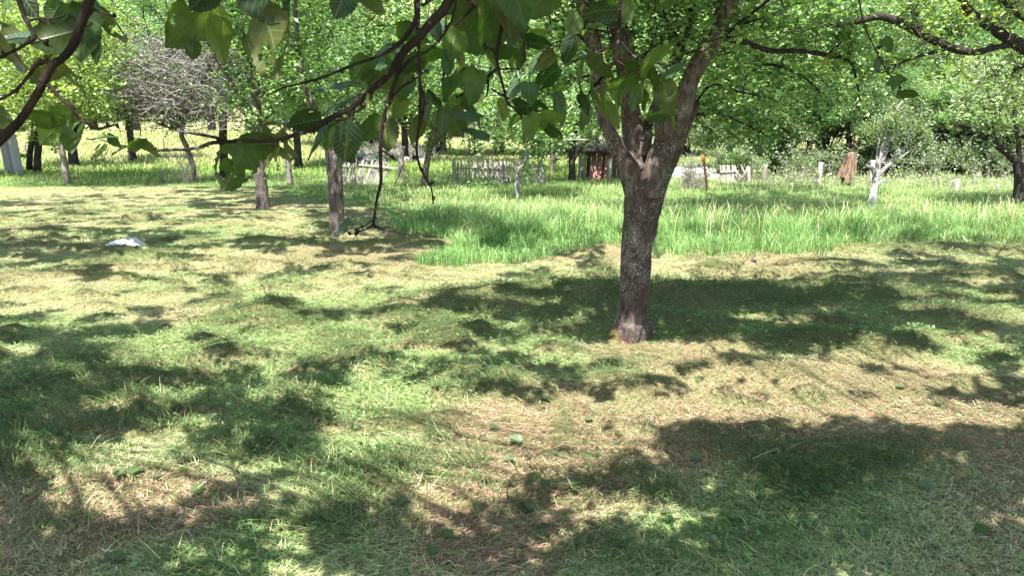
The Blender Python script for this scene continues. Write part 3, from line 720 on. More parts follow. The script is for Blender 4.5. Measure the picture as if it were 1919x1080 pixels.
std('plum_tree', 'forked thin grey tree behind the end of the long picket fence', 1035, 328, 9, [(1035,310,8),(1034,285,7),(1030,265,6),(1022,235,5),(1018,200,4)], M_BARK2,
    [(880,120,1080,268,26,30,6000,30)], G_GREY, .13, extra=[[(1034,290,5),(1042,265,5),(1050,240,4)]])
b = std('plum_tree', 'small crooked tree with pale peeling bark before the long picket fence', 970, 373, 11, [(969,355,11),(970,340,10),(974,322,10),(981,305,10),(990,290,8),(1005,277,5),(1030,266,4),(1065,262,4),(1100,262,3)], M_LIMED,
    [(900,130,1060,275,16,19,4200,24)], G_PLUM, .09, extra=[[(987,293,7),(984,265,6),(980,235,6),(978,190,5),(970,130,4)], [(981,305,5),(1003,285,4),(1015,262,3)]])
std('plum_tree', 'right edge tree with a dark bough curving far to the left', 1912, 386, 26, [(1913,360,24),(1913,330,22),(1906,305,18),(1890,288,14),(1868,272,12),(1845,258,10),(1825,246,9),(1800,236,7),(1780,230,5)], M_BARKD,
    [(1800,90,2000,235,14,17,5200,28)], G_GREY, .085, 14, 60, 800, extra=[[(1909,315,12),(1908,260,8),(1900,200,7),(1905,120,5)], [(1872,274,5),(1860,230,5),(1862,175,4),(1866,130,3)], [(1850,262,4),(1855,215,4),(1848,160,3)]])
# pale dead branch rising across the right side
b = gp(1640, 352); Yd = 14.0
# whitened dead tree
bd = gp(1632, 396)
e = empty('dead_tree', bd); tag(e, 'small bleached white dead tree with bare forked limbs in the tall grass', 'tree'); mb = MB(); Yd = bd.y
for p in ([(1631,399,16),(1633,385,14),(1637,360,13),(1641,335,13),(1644,322,12),(1646,310,9),(1650,293,8),(1655,275,6),(1657,262,5)],
          [(1641,335,9),(1636,320,7),(1630,312,7),(1623,311,6),(1627,306,4),(1632,300,3)], [(1643,330,9),(1652,322,8),(1662,312,8),(1668,307,8),(1676,297,6),(1679,285,5),(1678,275,4),(1671,262,3)],
          [(1677,295,4),(1686,286,4),(1695,275,3),(1702,262,3),(1702,250,2)], [(1680,298,3),(1692,292,3),(1705,283,2)], [(1640,350,5),(1647,343,5),(1659,337,5)],
          [(1646,318,6),(1643,300,4),(1644,280,3),(1649,262,2)], [(1652,305,5),(1660,290,4),(1664,275,3),(1662,255,2)], [(1655,275,4),(1668,262,4),(1690,252,2),(1712,248,2)], [(1662,312,4),(1652,300,3),(1648,288,2)]):
    PD = px_tube(mb, p, Yd, 7, wob=.22, cap=True); twigs(mb, PD[len(PD) // 2:], Yd, 4, 26, .004)
mb.build('trunk', M_DEAD, e); mb = MB(); tp = []
for p in ([(1657,266,4),(1660,245,3),(1655,220,3),(1662,195,2)],[(1671,265,4),(1680,240,3),(1676,215,3),(1690,190,2)],[(1702,255,3),(1712,235,3),(1708,205,2)],[(1649,266,3),(1640,240,3),(1645,215,2)]):
    PD = px_tube(mb, p, Yd, 5); twigs(mb, PD, Yd, 8, 30, .004, tips=tp)
mb.build('upper_branches', M_GTWIG, e); crown_obj(e, None, None, G_YEL, .07, tp, 260)
# bare twiggy tree, left
bt = gp(362, 342)
e = empty('bare_tree', bt); tag(e, 'leaning tree with a dense crown of bare grey twigs over the left of the lawn', 'tree'); mb = MB(); mt = MB(); Yt = bt.y
for p in ([(364,345,12),(363,333,12),(362,315,10),(356,295,10),(348,272,10),(340,252,9),(345,225,9),(360,190,7),(380,150,6),(400,100,5)], [(343,240,7),(310,215,6),(280,190,5),(250,160,3)], [(345,225,7),(330,180,6),(310,130,5),(290,90,3)], [(360,190,5),(420,175,4),(470,170,3)], [(350,215,5),(300,225,4),(250,225,3)]):
    P = px_tube(mb, p, Yt, 7, wob=.1, cap=True)
mb.build('trunk', M_BARK2, e)
rb = random.Random(3); md_ = MB()
for k in range(2100):
    gx, gy, sx_, sy_ = rb.choice(((295,130,42,34),(395,205,50,24),(445,150,34,42),(330,185,55,34),(265,185,30,22),(350,110,45,30)))
    a = at(rb.gauss(gx, sx_), rb.gauss(gy, sy_), Yt - .4 + rb.gauss(0, .8)); ang = rb.choice([rb.gauss(.5, .5), rb.gauss(2.6, .5), rb.gauss(1.5, .9)]); L = rb.uniform(.3, 1.1)
    d = Vector((math.cos(ang), rb.gauss(0, .6), math.sin(ang) * .8)).normalized(); q = [a]
    for _ in range(5): d = (d + Vector((rb.gauss(0, .2), rb.gauss(0, .2), rb.gauss(0, .2)))).normalized(); q.append(q[-1] + d * L / 5)
    r0 = rb.uniform(.006, .015); (mt if k % 3 else md_).tube(q, [r0 * (1 - .14 * j) for j in range(6)], 3, cap=False)
md_.build('dark_twigs', M_BARKD, e)
mt.build('twigs', M_GTWIG, e)
crown_obj(e, [(210,40,500,240,Yt-1,Yt+1,3600,14)], None, G_PLUM, .09)

def shoots(name, label, px, py, n, hpx, spread, mat, r=.004, cat='shrub', curve=.25, leaves=0, cols=G_PLUM, Y=None):
    b = gp(px, py); Yy = b.y; e = empty(name, b); tag(e, label, cat); mb = MB(); rs = random.Random(px); tips = []
    H = pxm(hpx, Yy)
    for k in range(n):
        a = rs.random() * 6.283; o = Vector((math.cos(a), math.sin(a), 0)) * rs.random() * spread * .25
        d = Vector((rs.gauss(0, curve), rs.gauss(0, curve), 1)).normalized(); L = H * rs.uniform(.4, 1.1); q = [b + o]
        for _ in range(6): d = (d + Vector((rs.gauss(0, .12), rs.gauss(0, .12), -.02))).normalized(); q.append(q[-1] + d * L / 6)
        mb.tube(q, [r * (1 - .13 * j) for j in range(7)], 3, cap=False); tips += q[3:]
        for _ in range(3):
            i = rs.randrange(2, 6); dd = Vector((rs.gauss(0, 1), rs.gauss(0, 1), rs.gauss(.4, .6))).normalized(); l = L * rs.uniform(.1, .35)
            mb.tube([q[i], q[i] + dd * l * .5, q[i] + dd * l + Vector((0, 0, .02))], [r * .7, r * .5, r * .3], 3, cap=False)
    if 'weed' in name or name == 'bramble': e['kind'] = 'stuff'
    mb.build('stems', mat, e)
    if leaves:
        T = np.array([tuple(t) for t in tips]); L = T[rng.integers(0, len(T), leaves)] + rng.normal(0, .06, (leaves, 3)); V, Q = leaf_quads(L, .07, .4); link('foliage', np_mesh('foliage', V, Q, M_LEAF, col=leaf_cols(leaves, *cols)), e)
    return e
shoots('dry_shrub', 'clump of bare upright shoots around the foot of the twiggy tree', 350, 344, 60, 80, 1.6, M_GTWIG, .005)
shoots('dry_shrub', 'small tuft of thin dry stems left of the shoots under the twiggy tree', 305, 343, 16, 50, .7, M_GTWIG, .005)
shoots('dry_shrub', 'dry bush with tangled bare stems beside the rusty iron stake', 1298, 358, 110, 75, 1.5, M_GTWIG, .006, leaves=120)
shoots('bramble', 'pinkish dry brambles tangled over the long picket fence', 915, 343, 170, 78, 6.5, M_GTWIG, .006, curve=.5, leaves=500)
shoots('bramble', 'dry reddish thicket behind the leaning picket fence', 720, 300, 300, 40, 12, M_GTWIG, .02, curve=.5)
shoots('weed_clump', 'stand of dry weeds in front of the thicket right of the broken fence', 1480, 346, 260, 34, 9, M_GTWIG, .006, curve=.3, leaves=700, cols=G_YEL)
shoots('weed_clump', 'scrubby weeds along the thicket right of the dead tree', 1760, 348, 260, 30, 10, M_GTWIG, .006, curve=.3, leaves=900, cols=G_YEL)
shoots('weed_clump', 'low weeds at the foot of the long picket fence', 890, 350, 70, 16, 5, M_GTWIG, .005, curve=.5, leaves=1500, cols=G_DARK)

for (px, hp, nm) in [(1420, 80, 'behind the crossed broken boards'), (1492, 95, 'left of the pale post by the cloth'), (1562, 90, 'left of the brown cloth'), (1690, 100, 'just right of the dead white tree'), (1745, 85, 'left of the short pale post'), (1828, 95, 'between the short and shortest pale posts'), (1885, 80, 'left of the right edge trunk')]:
    o_ = shoots('bare_shrub', 'small tangle of grey bare stems ' + nm, px, 338, 16, hp, 1.8, M_GTWIG, .008, curve=.35, leaves=500, cols=G_GREY); o_['group'] = 'bare grey shrubs in the thicket'
broad_weeds()
# ------------------------------------------------------------------ thicket of low trees on the right and trees behind (copies share meshes)
rt = random.Random(12)
PROT = {'a': PR_A, 'b': PR_B, 'c': PR_C, 'd': PR_D, 's': PR_S}
def put(px, Y, kind, sc, label, group, name='orchard_tree', cat='tree', szz=1.0, sink=0.0):
    x = (px - 959.5) / F * (Y * cp + CAMZ * sp)
    tm, cm = PROT[kind]; return place_tree(name, tm, cm, (x, Y, hz(x, Y) - sink), rt.random() * 6.28, sc, label, cat, group, szz)
GL = 'tree deep in the dense thicket on the right, behind its front row'
for i, (px, Y, k, sc) in enumerate([(1345,25.5,'s',.9),(1392,27,'c',.95),(1430,24.6,'s',1.0),(1475,26,'c',1.0),(1512,24.5,'a',.85),(1548,27,'s',1.1),(1585,25,'d',.85),(1625,26.5,'c',1.05),(1668,24.5,'s',1.1),(1705,27,'c',1.1),
        (1740,24.5,'a',.85),(1785,25.5,'s',1.2),(1822,27,'c',1.0),(1862,24.6,'s',1.15),(1905,26,'c',1.1),(1950,25,'s',1.1),(1995,26,'c',1.1),(1365,30,'a',1.1),(1450,31,'d',1.1),(1530,31,'b',1.15),(1610,31,'a',1.2),(1690,32,'d',1.2),(1770,31,'b',1.2),(1850,31,'a',1.2),(1930,32,'d',1.2)]):
    nm = ['behind the short pale picket section', 'behind the crossed broken boards', 'behind the dull grey post', 'between the dull grey post and the next pale post', 'left of the pale post by the cloth', 'right behind the pale post by the cloth', 'behind the brown cloth', 'behind the dead white tree',
          'just right of the dead white tree', 'second right of the dead white tree', 'left of the short pale post', 'behind the short pale post', 'between the short and the shortest pale posts', 'behind the shortest pale post', 'behind the right edge tree']
    put(px, Y, k, sc * rt.uniform(.85, 1.1), 'low gnarled thicket tree ' + nm[i] if i < 15 else GL, 'low trees of the thicket on the right')
for (px, Y, sc, nm) in [(1372,24.2,.55,'left of the dull grey post'),(1455,25.3,.6,'right of the dull grey post'),(1500,24.4,.5,'left of the pale post by the cloth'),(1560,25.6,.6,'left of the brown cloth'),(1612,25.2,.55,'between the brown cloth and the dead tree'),(1655,25.6,.6,'behind the dead tree limbs'),
        (1690,24.6,.65,'right of the dead tree'),(1725,25.6,.6,'midway between the dead tree and the short pale post'),(1765,24.8,.7,'just left of the short pale post'),(1810,25.2,.6,'just right of the short pale post'),(1845,24.8,.7,'left of the shortest pale post'),(1885,25.5,.65,'right of the shortest pale post'),(1930,24.5,.7,'behind the right edge trunk')]:
    put(px, Y, 's', sc, 'scrubby bush filling the thicket ' + nm, 'bushes filling the thicket', 'thicket_bush', 'bush', sink=.35)
GF = 'leafy tree in the row along the far edge of the orchard field'
for (px, Y, k, sc) in [(640,44,'d',1.7),(700,48,'b',1.8),(760,43,'a',1.7),(830,46,'d',1.8),(890,42,'c',1.8),(940,46,'a',1.8),(1000,43,'d',1.7),(1060,46,'b',1.8),(1120,42,'a',1.7),(1170,45,'d',1.8),(1230,41,'c',1.8),(1280,44,'a',1.8),(1330,40,'d',1.7),
        (1390,42,'b',2.0),(1460,41,'a',2.0),(1540,43,'c',2.1),(1620,42,'d',2.0),(1700,43,'a',2.2),(1790,42,'c',2.2),(1880,43,'d',2.1),(1960,42,'a',2.1)]:
    put(px, Y, k, sc, GF, 'trees along the far edge of the field', sink=.5)
for (px, Y, sc) in [(820,41,1.4),(880,40,1.3),(930,40,1.4),(985,41,1.4),(1050,40,1.3),(1110,41,1.4),(1210,39,1.4),(1290,40,1.4),(670,43,1.3)]:
    put(px, Y, 's', sc, 'dark low bush at the foot of the far row of trees', 'bushes under the far row', 'bush', 'bush')
GH = 'tree on the rising meadow at the far left'
for (px, Y, k, sc) in [(-60,60,'d',2.4),(20,64,'b',2.4),(100,61,'a',2.5),(180,66,'d',2.5),(260,62,'b',2.3),(330,66,'a',2.6),(400,61,'d',2.4),(470,65,'b',2.6),(540,60,'a',2.4),(600,64,'d',2.5)]:
    put(px, Y, k, sc, GH, 'trees at the top of the left meadow')
GM = 'orchard tree standing in the field behind the near row of trunks'
for (px, Y, k, sc) in [(-70,24,'b',1.3),(140,30,'b',1.4),(250,33,'a',1.3),(560,29,'a',1.25),(660,32,'d',1.3),(760,34,'b',1.25),(900,33,'a',1.3),(1250,27,'a',1.3)]:
    put(px, Y, k, sc, GM, 'orchard trees in the field')

# forest on the hillside: one far mass
def forest():
    Vs = []; Cs = []
    rf = random.Random(9)
    P = []; col = []
    for k in range(330):
        Y = rf.uniform(78, 190); x = rf.uniform(-1, 1) * (Y * .8 + 10); r = rf.uniform(3, 5.5); h = rf.uniform(7, 12); z = hz(x, Y)
        n = 1500; d = rng.normal(0, 1, (n, 3)); d /= np.linalg.norm(d, axis=1, keepdims=True); rr = (.55 + .45 * rng.random((n, 1))) * (.8 + .35 * vn(d[:, 0] * 2.5 + k, d[:, 2] * 2.5 + d[:, 1] * 2, k)[:, None])
        P.append(np.array([x, Y, z + h * .55]) + d * rr * np.array([r, r, h * .5])); g = rf.random()
        col.append(lerpc((.05 + .05 * g, .12 + .05 * g, .05), (.16 + .1 * g, .28 + .08 * g, .12), rng.random(n)))
    P = np.vstack(P); V, Q = leaf_quads(P, .55, .3)
    o = link('forest', np_mesh('forest', V, Q, M_LEAF, col=np.vstack(col))); tag(o, 'wooded hillside closing the view behind the orchard', 'forest', kind='stuff')
forest()

# ------------------------------------------------------------------ posts, fences, shed, rubble
def post(px, py, wpx, hpx, mat, label, lean=0.0, name='fence_post', group=None, wd=None):
    b = gp(px, py); Y = b.y; w_ = pxm(wpx, Y); h = pxm(hpx, Y) + .0
    e = None; mb = MB(); n = 9
    P = [b + Vector((lean * h * t, 0, -.15 if t == 0 else h * t)) for t in np.linspace(0, 1, n)]
    mb.tube(P, [w_ / 2 * (1.06 - .12 * i / n) for i in range(n)], 10, .12, True)
    o = mb.build(name, mat); return tag(o, label, 'post', group)
post(128, 345, 11, 76, M_WOODM, 'weathered mauve grey wooden post at the edge of the mown grass on the left', -.07)
post(544, 347, 11, 62, M_WOODM, 'grey wooden post standing between the two nearest left trunks and the leaning fence', -.03)
post(1534, 345, 9, 40, M_WOODW, 'pale post left of the brown cloth', .03)
post(1632, 345, 9, 44, M_WOODW, 'pale post just behind the dead white tree', 0)
post(1792, 358, 9, 22, M_WOODW, 'short pale post standing well right of the dead white tree', .03)
post(1868, 360, 7, 14, M_WOODW, 'shortest pale post near the right edge tree', .03)
post(1432, 345, 9, 36, M_WOOD, 'dull grey post left of the pale post by the brown cloth', 0)
post(52, 300, 5, 30, M_WOOD, 'thin distant grey stake in the left meadow', -.1)
post(750, 325, 9, 50, M_WOODM, 'grey slanting old post behind the right end of the leaning fence', .12)
post(1043, 305, 4, 30, M_WOOD, 'thin far post behind the long picket fence', 0)

def picket_fence(name, label, posts, top_l, top_r, bot_l, bot_r, n, wpx, lean, mat, rails, Y, skip=(), pm=None, rail_m=None, cat='fence', irregular=.04, only=None):
    """pixel corners give real size at distance Y"""
    b = at((bot_l[0] + bot_r[0]) / 2, (bot_l[1] + bot_r[1]) / 2, Y); b.z = 0
    e = empty(name, b); tag(e, label, cat); rs = random.Random(n)
    for i in range(n):
        if i in skip: continue
        t = i / (n - 1); a = at(bot_l[0] + (bot_r[0] - bot_l[0]) * t, bot_l[1] + (bot_r[1] - bot_l[1]) * t, Y); c = at(top_l[0] + (top_r[0] - top_l[0]) * t, top_l[1] + (top_r[1] - top_l[1]) * t, Y)
        a.z = max(a.z, 0) - .05
        c = c + Vector((rs.gauss(0, irregular), rs.gauss(0, .01), rs.gauss(0, irregular)))
        d = c - a; L = d.length; q = d.to_track_quat('Z', 'X').to_matrix(); w_ = pxm(wpx, Y) * rs.uniform(.85, 1.1); mb = MB()
        # board with a pointed top: body + tapering cap
        X = Vector((1, 0, 0)); dz = d.normalized(); X = (X - dz * X.dot(dz)).normalized(); Yv = dz.cross(X)
        def P3(u, v, wv): return tuple(a + X * u * w_ / 2 + Yv * v * .011 + dz * wv)
        V = [P3(s * k_, v, z_) for z_, k_ in ((0, 1), (L * .5, 1.0), (L - w_ * .7, .97), (L, .25)) for s, v in ((-1, -1), (1, -1), (1, 1), (-1, 1))]
        Q = [(3, 2, 1, 0), (12, 13, 14, 15)] + [(r * 4 + k_, r * 4 + (k_ + 1) % 4, r * 4 + 4 + (k_ + 1) % 4, r * 4 + 4 + k_) for r in range(3) for k_ in range(4)]
        mb.add(V, Q, rs.random()); mb.build('picket', mat, e, smooth=False)
    for (x0, y0_, x1, y1_, hpx) in rails:
        a = at(x0, y0_, Y + .03); c = at(x1, y1_, Y + .03); d = c - a; mb = MB(); M = d.to_track_quat('X', 'Z').to_matrix().to_4x4()
        mb.box((a + c) / 2 + Vector((0, -.055, 0)), d.length, .035, pxm(hpx, Y), M, rs.random()); mb.build('rail', rail_m or mat, e, smooth=False)
    for (x0, y0_, x1, y1_, w0) in posts:
        a = at(x0, y0_, Y - .06); c = at(x1, y1_, Y - .06); a.z = -.1; mb = MB(); mb.tube([a, a.lerp(c, .3), a.lerp(c, .6), c], [pxm(w0, Y) / 2] * 4, 8, .12, True); mb.build('post', pm or M_WOODW, e)
    return e
picket_fence('picket_fence', 'leaning weathered picket fence with slanted boards and one fallen end on the left', [(664,346,660,287,6),(757,346,754,311,6)],
    (646,300), (730,300), (632,346), (712,346), 14, 4.4, 0, M_WOODW, [(640,310,660,312,3),(673,308,752,316,3)], 21.3)
mb = MB()
a = at(738, 347, 21.2); a.z = -.02; c = at(757, 303, 21.2); mb.tube([a, a.lerp(c, .5), c], [.03, .03, .028], 6); tag(mb.build('loose_picket', M_WOOD), 'single loose picket leaning at the right end of the leaning fence', 'board')
picket_fence('picket_fence', 'long weathered picket fence overgrown by dry brambles', [(853,346,850,297,7),(942,348,940,300,5),(1019,340,1015,298,6),(978,348,978,305,5)],
    (858,301), (1013,301), (857,346), (1024,338), 31, 3.9, 0, M_WOODW, [(854,315,942,315,2.6),(945,316,1016,317,2.6)], 21.5, skip=(9, 19, 25, 26), irregular=.022)
picket_fence('picket_fence', 'short section of pale upright pickets right of the rubble heap', [(1405,344,1402,312,7)],
    (1350,309), (1378,309), (1353,345), (1382,345), 8, 3.6, 0, M_WOODW, [(1349,322,1383,320,2.4)], 22.0, irregular=.012)
mb = MB()
for (x0, y0_, x1, y1_) in ((1390,312,1400,338),(1378,320,1398,343),(1400,318,1384,344)):
    a = at(x0, y0_, 21.9); c = at(x1, y1_, 21.9); mb.tube([a, c], [.03, .03], 6)
tag(mb.build('broken_boards', M_WOOD), 'broken grey boards lying crossed beside the short pale picket section', 'boards')
# pale board panel far left
b = at(25, 300, 25.5); e = empty('board_panel', (b.x, b.y, 0)); tag(e, 'pale grey upright board panel behind the black trunk at the left edge', 'panel')
for i in range(6):
    mb = MB(); a = at(2 + i * 6.2, 305, 25.5); a.z = 0; c = at(8 + i * 5.0, 252, 25.5); mb.box((a + c) / 2, .105, .03, (c - a).length, (c - a).to_track_quat('Z', 'X').to_matrix().to_4x4() @ Matrix.Rotation(R(90), 4, 'Z') if False else Matrix.Rotation(R(-4), 4, 'Y'), random.random()); mb.build('board', M_SHEET, e, smooth=False)

# old shed
YS = 23.5
b = at(1140, 345, YS); e = empty('old_shed', (b.x, b.y, 0)); tag(e, 'low dark tumbledown shed with a debris covered roof behind the forked plum tree', 'shed')
xl = at(1090, 320, YS).x; xr = at(1215, 320, YS).x; top = at(1140, 283, YS).z
for i in range(13):
    mb = MB(); x = xl + .02 + i * (xr - xl) / 13; mb.box((x + .08, YS + .35 + .01 * (i % 2), top / 2), .15, .03, top, None, random.random()); mb.build('wall_board', M_WOODD, e, smooth=False)
for i in range(3):
    mb = MB(); mb.box((xl - .02, YS + .1 + i * .3, top * .48), .03, .26, top * .96, None, .9); mb.build('side_board', M_WOOD, e, smooth=False)
mb = MB(); mb.box(((xl + xr) / 2, YS + .55, top + .1), xr - xl + .5, 1.5, .06, Matrix.Rotation(R(7), 4, 'X'), .3, jit=.05); rf = mb.build('roof', M_WOODD, e, smooth=False)
mb = MB(); rs = random.Random(4)
for k in range(420):
    a = Vector((rs.uniform(xl - .2, xr + .2), YS + rs.uniform(-.2, 1), top + .16 + rs.random() * .25)); d = Vector((rs.gauss(0, 1), rs.gauss(0, 1), rs.gauss(0, .35))).normalized() * rs.uniform(.2, .5); mb.tube([a, a + d * .5 + Vector((0, 0, .04)), a + d], [.008, .007, .004], 3, cap=False)
mb.build('brushwood', M_GTWIG, rf)
mb = MB(); mb.tube([at(1142, 350, YS - .2), at(1143, 297, YS - .2)], [.06, .055], 8, .1); mb.build('front_post', M_WOODW, e)
mb = MB(); mb.tube([at(1096, 352, YS - .25), at(1092, 292, YS - .25)], [.07, .06], 8, .1); mb.build('corner_post', M_WOOD, e)
RB = ['leftmost faded red board leaning on the old shed', 'second faded red board from the left leaning on the old shed', 'third faded red board from the left leaning on the old shed', 'rightmost faded red board leaning on the old shed beside the white post']
for i, (xb, xt) in enumerate(((1106,1110),(1114,1118),(1122,1127),(1134,1139))):
    mb = MB(); a = at(xb, 346, YS - .15); a.z = 0; c = at(xt, 292, YS + .2); d = c - a; L = d.length; dz = d.normalized(); X = Vector((1, 0, 0)); X = (X - dz * X.dot(dz)).normalized(); Yv = dz.cross(X); wv = .125 if i < 3 else .15
    def slab(u0, u1, z0, z1):
        V = [tuple(a + X * u + Yv * v + dz * z) for z in (z0, z1) for u, v in ((u0, -.012), (u1, -.012), (u1, .012), (u0, .012))]
        mb.add(V, [(3, 2, 1, 0), (4, 5, 6, 7), (0, 1, 5, 4), (1, 2, 6, 5), (2, 3, 7, 6), (3, 0, 4, 7)], .3 + .2 * i)
    h2 = wv / 2; slab(-h2, h2, 0, L - .17); slab(-h2, -h2 + .03, L - .17, L - .04); slab(h2 - .03, h2, L - .17, L - .04); slab(-h2, h2, L - .04, L)
    tag(mb.build('red_board', M_RED, smooth=False), RB[i], 'board', 'red boards leaning on the shed')

def rock(mb, c, r, rs):
    n, m = 7, 5; V = []; sx, sy, sz = (rs.uniform(.6, 1.3) for _ in range(3)); ph = rs.random() * 10
    for i in range(m + 1):
        th = math.pi * i / m
        for j in range(n):
            a = 6.283 * j / n; q = 1 + .3 * math.sin(3 * a + ph + i) + rs.uniform(-.12, .12)
            V.append((c[0] + r * sx * q * math.sin(th) * math.cos(a), c[1] + r * sy * q * math.sin(th) * math.sin(a), c[2] + r * sz * .7 * math.cos(th)))
    mb.add(V, [(i * n + j, i * n + (j + 1) % n, (i + 1) * n + (j + 1) % n, (i + 1) * n + j) for i in range(m) for j in range(n)], rs.random())
def heap(label, px0, px1, py, hpx, Y, n, r):
    rs = random.Random(px0); mb = MB(); xa = at(px0, py, Y).x; xb = at(px1, py, Y).x; H = pxm(hpx, Y); z0 = hz((xa + xb) / 2, Y)
    for k in range(n):
        t = rs.random(); x = xa + (xb - xa) * t; env = (1 - abs(2 * t - 1)**2) * (.7 + .3 * math.sin(t * 9)); v = rs.random()
        rock(mb, (x, Y + rs.gauss(0, .5), z0 + H * env * v), r * rs.uniform(.5, 1.3), rs)
    return tag(mb.build('rubble_heap', M_STONE, smooth=False), label, 'rubble')
heap('low heap of pale broken rubble between the forked tree and the short picket section', 1240, 1348, 340, 26, 24.5, 170, .13)
heap('white rubble heap showing above the leaning picket fence', 655, 720, 297, 26, 33, 120, .22)
heap('far white stones behind the right end of the leaning picket fence', 745, 800, 296, 14, 34, 50, .2)
for px, py, m, lb in ((1308, 337, M_REDB, 'red'), (1314, 340, M_BLUE, 'dark blue')):
    mb = MB(); rs = random.Random(px); c = at(px, py, 23.6); rock(mb, c, .11, rs); tag(mb.build('rag', m), lb + ' rag caught on the rubble behind the dry bush', 'rag')

# rusty iron stake with an orange head
e = empty('iron_stake', gp(1326, 364)); tag(e, 'thin rusty iron stake with an orange painted head in the tall grass', 'stake'); Yk = gp(1326, 364).y; mb = MB()
px_tube(mb, [(1326,366,4.5),(1323,335,4.5),(1319,300,4)], Yk, 8, cap=True); mb.build('shaft', M_RUST, e)
mb = MB(); px_tube(mb, [(1319,303,6),(1318,298,8),(1317,293,6),(1316,290,2)], Yk, 8, cap=True); px_tube(mb, [(1314,301,5),(1322,299,5)], Yk, 6, cap=True); mb.build('head', M_ORANGE, e)
# stake and the cloth over it
Yc = gp(1588, 352).y
mb = MB(); px_tube(mb, [(1590,356,6),(1592,320,5),(1597,290,6),(1601,280,6)], Yc, 8, wob=.1, cap=True); tag(mb.build('wooden_stake', M_BARKD), 'crooked dark stake carrying the brown cloth', 'stake')
def cloth():
    nu, nv = 110, 26; V = []; c0 = at(1596, 287, Yc)
    for j in range(nv):
        t = j / (nv - 1)
        for i in range(nu):
            a = 6.283 * i / nu; s = math.sin(a)
            # hem: long on the left, shorter on the right
            xr_ = math.cos(a)
            Lh = pxm(36 + 24 * max(0, 1 - abs(xr_ + .15) * 2.2) + 8 * (xr_ < -.5) - 3 * (xr_ > .6), Yc)
            hw = pxm(4 + 11 * t**.6 * (1.0 if xr_ > 0 else 1.25), Yc); dp = .05 + .13 * t
            fold = 1 + (.15 + .3 * t) * (abs(math.sin(a * 3.5 + .6)) * 2 - 1.2) * .55 + .14 * t * math.sin(a * 9 + 2 * t)
            pl = .075 * t**.7 * (1 - abs(((xr_ * 2.6 + .35 * t + 7.3) % 1) * 2 - 1) * 2) * (s < .2)
            V.append((c0.x - .05 * t + xr_ * hw * (1 + .12 * math.sin(a * 5)), c0.y + s * dp + pl, c0.z + .03 - Lh * t * (1 + .02 * math.sin(a * 3)) - .03 * t * t))
    Q = [(j * nu + i, j * nu + (i + 1) % nu, (j + 1) * nu + (i + 1) % nu, (j + 1) * nu + i) for j in range(nv - 1) for i in range(nu)]
    V.append(tuple(c0 + Vector((0, 0, .045)))); k = len(V) - 1
    Q += [(k, (i + 2) % nu, i + 1, i) for i in range(0, nu, 2)]
    me = np_mesh('hanging_cloth', V, Q, M_CLOTH, smooth=True); o = link('hanging_cloth', me); tag(o, 'brown cloth draped over a stake at the edge of the thicket', 'cloth')
cloth()

# white plastic sheet crumpled on the grass
def plastic():
    b = gp(230, 466); n, m = 64, 44; V = []
    for j in range(m):
        for i in range(n):
            u = i / (n - 1) * 2 - 1; v = j / (m - 1) * 2 - 1
            # disc mapping, pointed at the sides
            hx = u; hy = v * (1 - abs(u)**2.2)**.6 * (.9 + .12 * math.sin(u * 7))
            x = b.x + hx * .275; y = b.y + .10 + hy * .2
            nz = mnoise.fractal(Vector((u * 2.0, hy * 1.8, 3.3)), 1, 2, 2)
            ridge = abs(mnoise.noise(Vector((u * 2.6 + 5, hy * 1.6, 1.2))))
            z = .02 + .028 * (1 - abs(mnoise.noise(Vector((u * 4.2 + hy * 2, hy * 3, 7)))) * 2.5) * (1 - u * u) + .07 * max(0, (1 - u * u)) * max(0, (1 - v * v))**.5 * (.7 + .45 * nz) + .035 * (1 - ridge) * (1 - u * u) + .03 * max(0, -u - .5)
            V.append((x, y, max(z, .012)))
    Q = [(j * n + i, j * n + i + 1, (j + 1) * n + i + 1, (j + 1) * n + i) for j in range(m - 1) for i in range(n - 1)]
    o = link('plastic_sheet', np_mesh('plastic_sheet', V, Q, M_PLASTIC, smooth=True)); tag(o, 'crumpled white plastic sheet lying on the mown grass at the left', 'plastic sheet')
plastic()
mb = MB(); c = gp(1411, 492); rock(mb, (c.x, c.y, .02), .035, random.Random(2)); tag(mb.build('litter', M_BLUE), 'small dark blue scrap lying at the edge of the uncut grass', 'litter')

